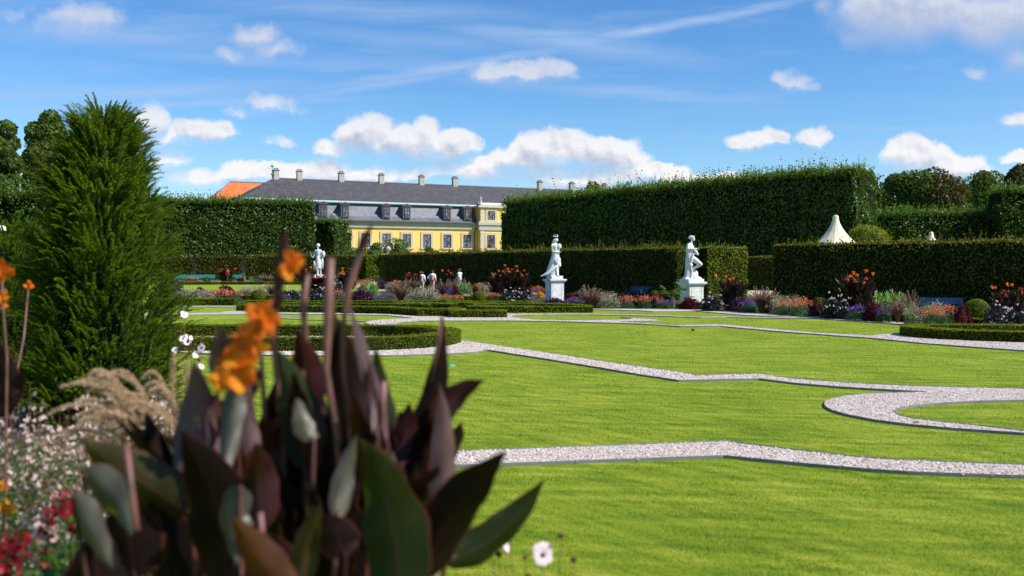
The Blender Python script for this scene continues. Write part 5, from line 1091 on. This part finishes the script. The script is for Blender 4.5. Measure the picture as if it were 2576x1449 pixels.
def bleaf(name, a, b, w, mat, parent, roll=0.0, bend=.06, side=0.0, fold=.35, n=16, m=8, tip=.75, twist=0.0, org=Vector((0, 0, 0)), foot=None):
    a, b = Vector(a), Vector(b); D = (b-a); L = D.length; T0 = D.normalized(); vw = Vector((0, 1, 0)); s0 = T0.cross(vw).normalized(); n0 = s0.cross(T0).normalized()
    vv = []; lu = []
    for i in range(n+1):
        t = i/n; c = a+D*t+n0*math.sin(math.pi*t)*bend*L+s0*math.sin(math.pi*t)*side*L; T = (D+n0*math.cos(math.pi*t)*bend*L*math.pi+s0*math.cos(math.pi*t)*side*L*math.pi).normalized()
        s = T.cross(vw).normalized(); nn = s.cross(T).normalized(); ro = Matrix.Rotation(roll+twist*(t-.5), 3, T); s = ro @ s; nn = ro @ nn
        prof = (2.8*t**.55*(1-t)**1.05 if tip < 1 else math.sin(math.pi*t)**.8) if 0 < t < 1 else 0.0; prof = max(prof, .05 if t < .5 else .0); hw = w/2*prof*1.08
        for j in range(m+1):
            u = j/m*2-1; vv.append(c+s*u*hw+nn*(abs(u)**1.5)*hw*fold+nn*math.sin(t*13+u*2+L*9)*hw*.13*abs(u)+s*math.sin(t*23+L*31+(3 if u > 0 else 0))*hw*.05*abs(u)-org); lu.append((u, t*3, 0))
    ff = [(i*(m+1)+j, i*(m+1)+j+1, (i+1)*(m+1)+j+1, (i+1)*(m+1)+j) for i in range(n) for j in range(m)]
    if foot is not None:
        tb = MB().tube([Vector(foot)-org, (Vector(foot)*.45+a*.55+Vector((0, 0, .05)))-org, a-org, a+D*.12-org], [.009, .007, .006, .004], 6); n0_ = len(vv); vv += [Vector(q_) for q_ in tb.v]; lu += [(0, 0, 0)]*len(tb.v); ff += [tuple(i_+n0_ for i_ in q_) for q_ in tb.f]
    me = bpy.data.meshes.new('m'); me.from_pydata([tuple(v_) for v_ in vv], [], ff); at = me.attributes.new('lu', 'FLOAT_VECTOR', 'POINT'); at.data.foreach_set('vector', np.array(lu, dtype=np.float32).ravel())
    for p_ in me.polygons: p_.use_smooth = True
    me.update(); return link(name, me, mat, parent)
CO = Vector(((760-CX)/F*2.9, 2.9, 0)); CP = empty('canna_plant', CO, 0, 'huge blurred canna clump with near black leaves and orange flowers filling the foreground', 'canna')
LV = [ # x0,y0,d0, x1,y1,d1, width px, material, roll, bend, side, fold
(1050,1475,2.6,1275,1132,2.5,150,'cl_dark',.25,.05,.05,.4),(1120,1420,2.8,1372,1202,2.9,100,'cl_green',.2,.06,-.10,.35),(1010,1520,2.5,925,1110,2.5,185,'cl_green',-.1,.05,-.04,.25),
(1085,1480,2.75,985,1130,2.8,120,'cl_grey',.5,.05,.03,.5),(1092,1070,2.9,1220,955,2.9,85,'cl_maroon',.1,.1,.10,.3),(1108,1300,2.8,1106,960,2.8,78,'cl_mauve',.5,.06,-.04,.5),
(985,1200,2.9,1112,780,2.95,72,'cl_dark',.3,.05,-.10,.4),(975,1120,2.75,872,745,2.75,60,'cl_mauve',.9,.04,-.02,.5),(995,1120,2.95,943,862,2.95,56,'cl_green',.4,.05,.03,.4),
(905,1130,2.85,852,800,2.85,120,'cl_dark',.2,.05,.03,.35),(850,1060,3.0,836,740,3.0,50,'cl_olive',.4,.05,0,.4),(765,1060,2.85,748,830,2.8,118,'cl_maroon',.1,.08,-.05,.5),(880,1150,2.9,905,880,2.95,90,'cl_dark',-.3,.05,.0,.4),
(775,1190,2.75,680,860,2.75,120,'cl_green',.4,.06,-.06,.4),(800,1220,2.8,760,950,2.8,110,'cl_dark',-.2,.06,.05,.4),(470,1200,2.7,486,905,2.7,110,'cl_mauve',.3,.06,-.05,.5),(540,1180,2.75,505,960,2.8,90,'cl_mauve',.1,.05,.03,.5),
(590,935,2.7,562,1228,2.6,86,'cl_grey',.2,.05,-.02,.5),(648,1200,2.7,622,930,2.7,52,'cl_mauve',.6,.04,.03,.5),(620,1250,2.9,585,960,2.9,120,'cl_dark',.1,.05,.02,.4),(570,1510,2.6,455,1080,2.55,215,'cl_dark',-.1,.06,-.06,.3),
(480,1290,2.7,198,1100,2.6,135,'cl_olive',.2,.08,.04,.35),(205,1180,2.6,332,1350,2.5,130,'cl_grey',.2,.08,.03,.45),(180,1235,2.55,285,1430,2.45,105,'cl_grey',.1,.06,-.06,.5),(330,1180,2.75,175,1300,2.65,80,'cl_dark',.3,.08,.05,.4),
(605,1220,2.55,595,1425,2.5,125,'cl_grey',.25,.10,-.12,.6),(735,1510,2.45,583,1295,2.4,130,'cl_orange',.2,.05,.03,.5),(750,1520,2.5,808,1262,2.5,82,'cl_olive',.4,.05,.04,.5),(662,1330,2.55,645,1110,2.5,120,'cl_maroon',.2,.12,.04,.7),
(850,1310,2.6,898,1090,2.65,76,'cl_grey',.4,.06,.03,.5),(1000,1290,2.7,900,1100,2.65,120,'cl_olive',.1,.06,.0,.3),(340,1460,2.6,300,1240,2.6,170,'cl_dark',.1,.05,.0,.3),(460,1500,2.7,380,1250,2.7,170,'cl_dark',.0,.05,.0,.3),
(740,1500,2.75,690,1180,2.75,190,'cl_dark',.1,.05,.0,.3),(860,1520,2.75,830,1180,2.75,200,'cl_dark',-.2,.05,.0,.3),(960,1520,2.8,930,1200,2.8,170,'cl_dark',.2,.05,.0,.3),(600,1520,2.8,560,1180,2.8,200,'cl_dark',.0,.05,.0,.3),
(700,1250,3.0,690,960,3.0,130,'cl_dark',.2,.05,.0,.3),(820,1300,3.0,860,980,3.0,130,'cl_dark',.2,.05,.0,.3),(950,1260,3.0,980,1010,3.0,110,'cl_dark',.2,.05,.0,.3),(520,1250,3.0,520,1020,3.0,130,'cl_dark',.2,.05,.0,.3),
(1060,1330,2.9,1050,1080,2.9,90,'cl_dark',.2,.05,.0,.3),(1040,1500,2.9,1080,1260,2.9,140,'cl_dark',.2,.05,.0,.3),(250,1530,2.55,230,1330,2.6,190,'cl_dark',.2,.05,.0,.3),(420,1400,2.9,440,1150,2.9,150,'cl_dark',.2,.05,.0,.3),
(700,1480,2.6,655,1330,2.6,130,'cl_dark',.1,.05,.0,.3),(560,1120,2.95,535,990,2.95,90,'cl_dark',.1,.05,.0,.3),(1010,1170,2.9,1030,1010,2.9,90,'cl_maroon',.1,.05,.0,.3),(545,960,2.8,558,818,2.75,62,'cl_mauve',.2,.05,.0,.5),(600,920,2.8,640,1000,2.7,80,'cl_maroon',.2,.1,.0,.5),
(790,1110,2.7,745,1000,2.7,90,'cl_grey',.6,.05,.0,.5),(905,1040,2.9,1000,1150,2.8,80,'cl_dark',.3,.1,.0,.4),(870,1400,2.5,820,1290,2.5,110,'cl_dark',.2,.05,0,.3),(950,1100,2.7,930,900,2.75,46,'cl_maroon',.6,.05,.02,.5)]
for (x0, y0, d0, x1, y1, d1, w, mt, ro, be, sd1, fo) in LV:
    w *= .72 if mt in ('cl_grey', 'cl_orange', 'cl_maroon') else .88
    bleaf('leaf', P(x0, y0, d0), P(x1, y1, d1), w/F*(d0+d1)/2, mt, CP, ro, be, sd1, fo, org=CO, twist=random.uniform(-.5, .5), foot=(CO.x+(P(x0, y0, d0).x-CO.x)*.5, d0+random.uniform(-.1, .1), 0))
rl_ = random.Random(11)
for i in range(64):
    x0 = rl_.uniform(330, 1090); y0 = rl_.uniform(1180, 1500); ln = rl_.uniform(190, 340); lean = (x0-740)/740*90+rl_.uniform(-60, 60); d0 = rl_.uniform(2.75, 3.25); yt = max(y0-ln, 930+abs(x0-720)*.35)
    bleaf('leaf', P(x0, y0, d0), P(x0+lean, yt, d0+rl_.uniform(-.2, .1)), rl_.uniform(50, 100)/F*3, rl_.choice(['cl_dark', 'cl_dark', 'cl_dark', 'cl_maroon', 'cl_olive', 'cl_green', 'cl_dark']), CP, rl_.uniform(-.9, .9), rl_.uniform(.0, .12), rl_.uniform(-.12, .12), rl_.uniform(.3, .6), org=CO, twist=rl_.uniform(-1, 1), foot=(CO.x+(P(x0, y0, d0).x-CO.x)*.5, d0, 0))
STK = [([(716,600,2.75),(704,690,2.75),(688,800,2.75),(690,900,2.75),(712,1080,2.8),(720,1400,2.85)], 8.5, [3,9,10,7,6,8]),([(775,690,2.8),(762,760,2.8),(770,860,2.85),(760,960,2.85),(768,1200,2.85)], 9, [6,11,8,7,7]),
([(832,650,2.7),(826,760,2.7),(820,930,2.7),(845,1085,2.72),(860,1300,2.8)], 11, [10,13,9,7,7]),([(932,572,2.75),(905,640,2.75),(878,720,2.75),(866,800,2.76),(862,900,2.8),(880,1150,2.85)], 9, [2,8,10,8,6,7]),
([(318,1115,2.45),(330,1220,2.42),(344,1335,2.4)], 7, [7,7,8]),([(655,1290,2.5),(661,1390,2.5),(665,1480,2.55)], 8, [7,7,8]),([(965,960,2.75),(962,1040,2.75),(955,1130,2.78)], 7, [9,8,6]),([(1108,800,2.9),(1106,850,2.9),(1085,960,2.9)], 3, [2,4,4]),
([(655,860,2.75),(662,980,2.8),(668,1100,2.8),(680,1300,2.85)], 7, [5,7,7,7]),([(603,990,2.72),(625,1100,2.75),(640,1250,2.8)], 7, [5,7,8])]
for pts, _, rd in STK:
    pp = [P(*q_)-CO for q_ in pts]; mb = MB(); mb.tube(pp, [r*.95/F*2.75 for r in rd], 10); mb.build('stem', 'stem_pink', CP, smooth=True)
for i in range(9):
    x = 420+i*85; a = P(x, 1350, 2.8)-CO; MB().tube([Vector((a.x*.75, a.y*.6, 0)), Vector((a.x*.9, a.y*.8, .5)), a], [.018, .016, .012], 8).build('stalk', 'stem_pink', CP, smooth=True)
# buds
for (x0, y0, x1, y1, w) in ((712,660,722,578,26),(905,640,938,560,20),(828,700,834,640,30),(700,760,712,640,24),(690,800,715,730,20)):
    bleaf('bud', P(x0, y0, 2.73), P(x1, y1, 2.72), w/F*2.73, 'cl_maroon', CP, .5, .03, 0, 1.0, org=CO)
def flower(x, y, d, r, mats, nP=9, seed=0, dirs=None, parent=CP, org=CO):
    rd = random.Random(seed); c = P(x, y, d); R_ = r/F*d; fl = bpy.data.objects.new('flower', None); C.objects.link(fl); fl.parent = parent; fl.location = c-org
    for i in range(nP):
        a = 2*math.pi*i/nP+rd.uniform(-.4, .4); dr = Vector((math.cos(a), rd.uniform(-.7, .3), math.sin(a))); 
        bleaf('petal', Vector((0, 0, 0)), dr*R_*rd.uniform(.8, 1.2), R_*rd.uniform(.7, 1.0), mats[i % len(mats)], fl, rd.uniform(-1, 1), rd.uniform(-.25, .25), rd.uniform(-.15, .15), .35, 8, 6, tip=1.0, twist=rd.uniform(-1, 1))
    return fl
flower(655, 800, 2.65, 50, ['petal_or'], 10, 1); flower(615, 852, 2.68, 40, ['petal_or', 'petal_ye'], 9, 2); flower(600, 925, 2.66, 52, ['petal_ye', 'petal_or'], 10, 3); flower(560, 955, 2.64, 34, ['petal_ye'], 7, 4); flower(640, 870, 2.70, 34, ['petal_ye', 'petal_or'], 7, 5)
flower(730, 665, 2.70, 36, ['petal_ye', 'petal_or'], 8, 6); flower(750, 655, 2.72, 20, ['petal_or'], 5, 8); flower(575, 915, 2.7, 30, ['petal_or'], 6, 9)

# canna at the left edge
CO2 = Vector(((4-CX)/F*4.2, 4.2, 0)); CP2 = empty('canna_plant', CO2, 0, 'canna stems with orange flowers cut by the left edge in front of the yew', 'canna')
MB().tube([Vector((0, 0, 0)), P(18, 900, 4.2)-CO2, P(10, 800, 4.2)-CO2, P(5, 700, 4.2)-CO2], [.006, .005, .004, .004], 8).build('stem', 'stem_pink', CP2, smooth=True)
flower(6, 680, 4.2, 30, ['petal_or'], 9, 11, parent=CP2, org=CO2); flower(2, 745, 4.2, 22, ['petal_or', 'petal_ye'], 7, 12, parent=CP2, org=CO2); flower(8, 765, 4.25, 14, ['petal_or'], 6, 13, parent=CP2, org=CO2); flower(72, 718, 5.5, 14, ['petal_or'], 6, 14, parent=CP2, org=CO2)
MB().tube([P(20, 1050, 5.2)-CO2, P(60, 850, 5.4)-CO2, P(72, 725, 5.5)-CO2], [.006, .005, .004], 8).build('stem', 'stem_pink', CP2, smooth=True)
for (x0, y0, x1, y1, w) in ((30,1000,-20,840,50),(-10,1050,60,930,50)): bleaf('leaf', P(x0, y0, 4.3), P(x1, y1, 4.3), w/F*4.3, 'cl_dark', CP2, .2, org=CO2)

# ------------------------------------------------------------------ foreground gaura, grass, red flowers
def fgaura(label, x, d, ytop, wpx, n, seed):
    rs = np.random.default_rng(seed); X = (x-CX)/F*d; Hh = EYE+(HY-ytop)/F*d; w = wpx/F*d/2; root = empty('gaura_plant', (X, d, 0), 0, label, 'gaura', 'white gaura plants in the near left bed')
    ns = n//9; a = rs.uniform(0, 6.283, ns); r = np.sqrt(rs.random(ns)); tx3 = np.cos(a)*r*w; ty = np.sin(a)*r*w*.8; tz = Hh*(1-.38*r**2)*rs.uniform(.62, 1.03, ns)
    sm = []; fp = []; bd = []
    for i in range(ns):
        p0 = np.array([tx3[i]*.3, ty[i]*.3, 0]); p1 = np.array([tx3[i]*.75, ty[i]*.75, tz[i]*.6]); p2 = np.array([tx3[i], ty[i], tz[i]]); ww = np.array([.0022, 0, 0])
        sm += [p0-ww, p0+ww, p1+ww, p1-ww, p1-ww, p1+ww, p2+ww*.5, p2-ww*.5]
        k_ = rs.integers(3, 9); t = rs.uniform(0.0, 1, k_)**.8*.42; pts = p2*(1-t[:, None])+p1*t[:, None]+rs.normal(0, .022, (k_, 3)); fp.append(pts[:k_*2//3+1]); bd.append(pts[k_*2//3+1:])
    fp = np.concatenate(fp); bd = np.concatenate(bd); PT = []
    k4 = 4
    for j in range(k4):
        n_f = len(fp); ax = unit(rs.normal(0, 1, (n_f, 3))*np.array([1, 1, .7])+np.array([0, -.5, .3])) if j == 0 else ax
        u = unit(np.cross(ax, rs.normal(0, 1, (n_f, 3)))) if j == 0 else u; v_ = np.cross(ax, u); an = j*1.35-2.0; d_ = u*math.cos(an)+v_*math.sin(an); s_ = np.cross(ax, d_); l = .0155*rs.uniform(.7, 1.15, (n_f, 1))
        PT.append(np.stack([fp, fp+d_*l*.6+s_*l*.42, fp+d_*l+ax*l*.2, fp+d_*l*.6-s_*l*.42], 1).reshape(-1, 3))
    va = np.concatenate(PT+[leaf_arr(bd, rs.normal(0, 1, bd.shape), .016, .4, 1)]); link('blossom', np_mesh(va, np.arange(len(va)).reshape(-1, 4), 4, midx=np.concatenate([np.zeros(len(fp)*k4, int), np.ones(len(bd), int)])), ['gaura_petal', 'coral_petal'], root); link('stems', leaf_mesh([np.array(sm)]), 'pink_stem', root)
    nl = ns*26; a = rs.uniform(0, 6.283, nl); r = np.sqrt(rs.random(nl)); z = rs.random(nl)**.8*Hh*.82*(1-.3*r*r); p_ = np.stack([np.cos(a)*r*w, np.sin(a)*r*w*.8, z], 1); link('foliage', leaf_mesh([leaf_arr(p_, rs.normal(0, 1, p_.shape), .034, .28, 1)]), 'green', root)
fgaura('wide white gaura plant behind the arching tan grass plumes', 270, 5.4, 945, 400, 3000, 1)
fgaura('white gaura plant at the left edge of the near bed', 60, 5.0, 975, 420, 2900, 2)
fgaura('loose gaura plant low down left of the dark canna leaves', 170, 4.3, 1130, 380, 1900, 3)
fgaura('gaura plant right behind the tan plumes beside the dark canna', 400, 5.8, 935, 200, 1500, 4)
fgaura('tiny white gaura tuft at the bottom right of the dark canna', 1205, 3.6, 1415, 50, 260, 6)
def fgrassn(label, x, d, items):
    root = empty('fountain_grass', ((x-CX)/F*d, d, 0), 0, label, 'ornamental grass'); o = root.location
    PL = []; sm = MB()
    for (x0, y0, x1, y1, x2, y2) in items:
        dd = d+random.uniform(-.25, .25); a, b, c = P(x0, y0, dd), P(x1, y1, dd), P(x2, y2, dd); pts = []
        for i in range(13):
            t = i/12; pts.append(a*(1-t)**2+b*2*t*(1-t)+c*t*t-o)
        PL.append(pts); sm.tube([Vector(((a.x-o.x)*.5, 0, 0)), (a-o).lerp(Vector(((a.x-o.x)*.6, 0, a.z*.5)), .4), *pts[:5]], .0022, 5)
    sm.build('stems', 'pink_stem', root)
    link('plumes', leaf_mesh(plumes(PL, r=.0068, k=230, frac=.02)), 'plume_tan', root)
    g1_, _ = arching(260, .75, .9, .004); link('foliage', leaf_mesh([g1_]), 'grass_blade_dark', root)
IT = [(300,1060,230,985,125,1040),(310,1075,250,1010,150,1110),(330,1040,300,960,220,985),(340,1060,270,1000,190,1050),(350,1080,300,1010,200,1060),(340,1100,290,1040,180,1130),(300,1120,240,1060,140,1090),(310,1130,220,1080,130,1160),
      (420,1000,400,905,360,950),(430,1010,400,930,355,985),(440,1020,410,945,365,1000),(438,1040,430,960,438,888),(470,1010,470,960,468,912),(420,1040,380,990,330,1040),(430,1060,390,1010,345,1075),(400,1090,360,1040,300,1090),(390,1110,340,1060,280,1120),(370,1060,340,990,300,1000),(445,1070,400,1050,330,1120)]
rq = random.Random(4)
for i in range(22):
    x0 = rq.uniform(300, 455); y0 = rq.uniform(1000, 1110); dx = rq.uniform(60, 150); up = rq.uniform(50, 110); IT.append((x0, y0, x0-dx*.4, y0-up, x0-dx, y0-up+rq.uniform(10, 80)))
fgrassn('arching tan fountain grass plumes in front of the white gaura at left', 400, 4.0, IT)
def cluster(label, name, cat, x, d, pts, mat, fmat, kind='spike', parts_h=.16):
    root = empty(name, ((x-CX)/F*d, d, 0), 0, label, cat); o = root.location; A_ = []; sm = MB(); lf = []
    for (px_, py_) in pts:
        c = P(px_, py_, d+random.uniform(-.2, .2))-o; b = Vector((c.x*.6, c.y*.6, 0)); sm.tube([b, b.lerp(c, .6)+Vector((0, 0, .05)), c], [.005, .004, .003], 6)
        k_ = 22; z = rng.uniform(-parts_h*.6, 0, k_); cc = np.array(c)+np.stack([rng.normal(0, .014, k_), rng.normal(0, .014, k_), z], 1); A_.append(leaf_arr(cc, rng.normal(0, 1, (k_, 3)), .032, .8, 1))
        kk = 60; t = rng.random((kk, 1)); lc = np.array(b)*(1-t)+np.array(c)*t*.9+rng.normal(0, .035, (kk, 3)); lf.append(leaf_arr(lc, rng.normal(0, 1, (kk, 3)), .055, .28, 1))
    sm.build('stems', 'green', root); link('blossom', leaf_mesh(A_), mat, root); link('foliage', leaf_mesh(lf), fmat, root)
cluster('deep red snapdragons at the lower left corner', 'snapdragon_clump', 'snapdragons', 70, 3.4, [(30,1335),(58,1350),(20,1425),(55,1440),(115,1375),(0,1360)], 'red_petal', 'green')
cluster('deep red snapdragons touching the grey canna leaves at left', 'snapdragon_clump', 'snapdragons', 160, 3.6, [(150,1240),(165,1228),(120,1285),(185,1275)], 'red_petal', 'green')
cluster('yellow and orange flowers low at the left edge', 'marigold_clump', 'marigolds', 20, 4.2, [(22,1270),(8,1260),(5,1215)], 'yellow_petal', 'green', parts_h=.05)
cluster('cream flowers above the red snapdragons at lower left', 'stock_clump', 'flowers', 115, 3.7, [(105,1320),(130,1335),(90,1345)], 'gaura_petal', 'green', parts_h=.06)
cluster('low green leafy stems filling the lower left corner', 'leafy_bedding', 'leafy plant', 100, 3.3, [(40,1450),(80,1440),(120,1430),(160,1445),(190,1420),(10,1460),(140,1400),(100,1470),(60,1490)], 'green', 'green')
GP = empty('green_leaf_plant', ((410-CX)/F*3.9, 3.9, 0), 0, 'bright green young leaves between tan plumes and dark canna', 'leafy plant')
for (x0, y0, x1, y1, w) in ((420,1180,412,1095,26),(418,1170,375,1110,22),(425,1190,385,1160,18),(430,1180,440,1120,20)): bleaf('leaf', P(x0, y0, 3.9), P(x1, y1, 3.9), w/F*3.9, 'bright_green', GP, .3, .1, .1, .3, org=GP.location)
MB().tube([(0, 0, 0), P(420, 1180, 3.9)-GP.location], .005, 6).build('stem', 'green', GP)
# daisy-like white flowers
plain('petal_white', (.82,.70,.74), .6, .05, 20, col2=(.78,.60,.66)); plain('flower_heart', (.10,.02,.02), .8, .2, 30)
def daisy(root, x, y, d, r, nrm, bud=False):
    o = root.location; c = P(x, y, d)-o; N_ = Vector(nrm).normalized(); a = N_.orthogonal().normalized(); b = N_.cross(a); R_ = r/F*d
    MB().tube([Vector((c.x*.4, c.y*.4, 0)), Vector((c.x*.8, c.y*.8, c.z*.6)), c], [.003, .002, .0015], 6).build('stem', 'pink_stem', root)
    if bud: MB().ell(c, (R_, R_, R_*.8)).build('bud', 'flower_heart', root, smooth=True); return
    fl = bpy.data.objects.new('flower', None); C.objects.link(fl); fl.parent = root; fl.location = c; mb = MB()
    for i in range(8):
        R_ = r/F*d*random.uniform(.7, 1.12); an = i*math.pi/4+random.uniform(-.1, .3); dr = a*math.cos(an)+b*math.sin(an); s = N_.cross(dr); P0 = dr*R_*.15; rows = []
        vv = []
        for t, w in ((0, .10), (.35, .30), (.7, .38), (.92, .26), (1, .08)):
            cc = dr*R_*(.15+.85*t)+N_*R_*(.22*t-.18*t*t); vv += [cc-s*R_*w, cc+N_*R_*.03, cc+s*R_*w]
        mb.add(vv, [(3*i_+j_, 3*i_+j_+1, 3*i_+j_+4, 3*i_+j_+3) for i_ in range(4) for j_ in range(2)])
    mb.build('petals', 'petal_white', fl, smooth=True); MB().ell((0, 0, 0), (R_*.24,)*3).build('flower_centre', 'flower_heart', fl, smooth=True)
D1 = empty('dahlia_plant', ((1350-CX)/F*3.5, 3.5, 0), 0, 'white and pink single dahlias on thin stems at the bottom right of the dark canna', 'dahlia')
daisy(D1, 1366, 1396, 3.4, 29, (.1, -1, .25)); daisy(D1, 1271, 1366, 3.4, 28, (1, -.25, .3))
for x, y, r in ((1411,1348,8),(1321,1402,7),(1443,1408,9),(1283,1330,7),(1236,1350,7),(1330,1449,8),(1255,1395,9)): daisy(D1, x, y, 3.4, r, (0, -1, 0), True)
q_, m_ = dome(160, .12, .10, .12); link('foliage', leaf_mesh([leaf_arr(q_+np.array([-.22, 0, .55]), m_, .07, .5, .9)]), 'dahlia_leaf', D1)
D2 = empty('cosmos_plant', ((490-CX)/F*8, 8, 0), 0, 'pale pink cosmos flowers leaning out right of the big yew', 'flower', None)
for x, y, r, nn in ((463,790,10,(.5,-1,.3)),(462,852,13,(.2,-1,.2)),(472,858,11,(1,-1,.2)),(508,875,11,(-.1,-1,.1)),(440,880,9,(.3,-1,.2)),(492,893,9,(.4,-1,.6)),(480,850,8,(1,-.3,.2)),(506,922,8,(1,-1,.2))): daisy(D2, x, y, 8, r, nn)
for x, y, r in ((452,836,5),(500,905,5),(488,868,4),(505,852,4)): daisy(D2, x, y, 8, r, (0, -1, 0), True)
# small things on the lawn
g = G(1743, 834); o = MB().box((0, 0, .05), (.07, .05, .05), .4).ell((0, 0, .06), (.05, .04, .035)).tube([(0, 0, 0), (0, 0, .05)], .006, 6).build('fallen_leaf', 'cl_maroon', None, g); tag(o, 'small red brown leaf or flower head lying on the middle lawn', 'leaf', 'small leaves on the lawn')
o = MB().ell((0, 0, .02), (.03, .02, .018)).add([(-.04, -.02, .03), (.04, -.02, .02), (.05, .03, .04), (-.03, .03, .02)], [(0, 1, 2, 3)]).build('fallen_leaf', 'cl_maroon', None, G(2302, 1068)); tag(o, 'tiny red leaf on the grass against the curved gravel edging', 'leaf', 'small leaves on the lawn')
plain('cap_green', (.10,.42,.25), .5, .1, 10); o = MB().lathe([(.10, 0), (.10, .02), (.08, .03), (0, .03)], n=16).build('sprinkler_cap', 'cap_green', None, G(1133, 921)); tag(o, 'pale green round sprinkler cap set in the lawn near the box hedge loop', 'sprinkler')
for o in bpy.data.objects:
    if o.get('label') and not 4 <= len(o['label'].split()) <= 16: print('LABEL', len(o['label'].split()), o['label'])
print('tris', sum(len(o.data.polygons) for o in bpy.data.objects if o.type == 'MESH'))
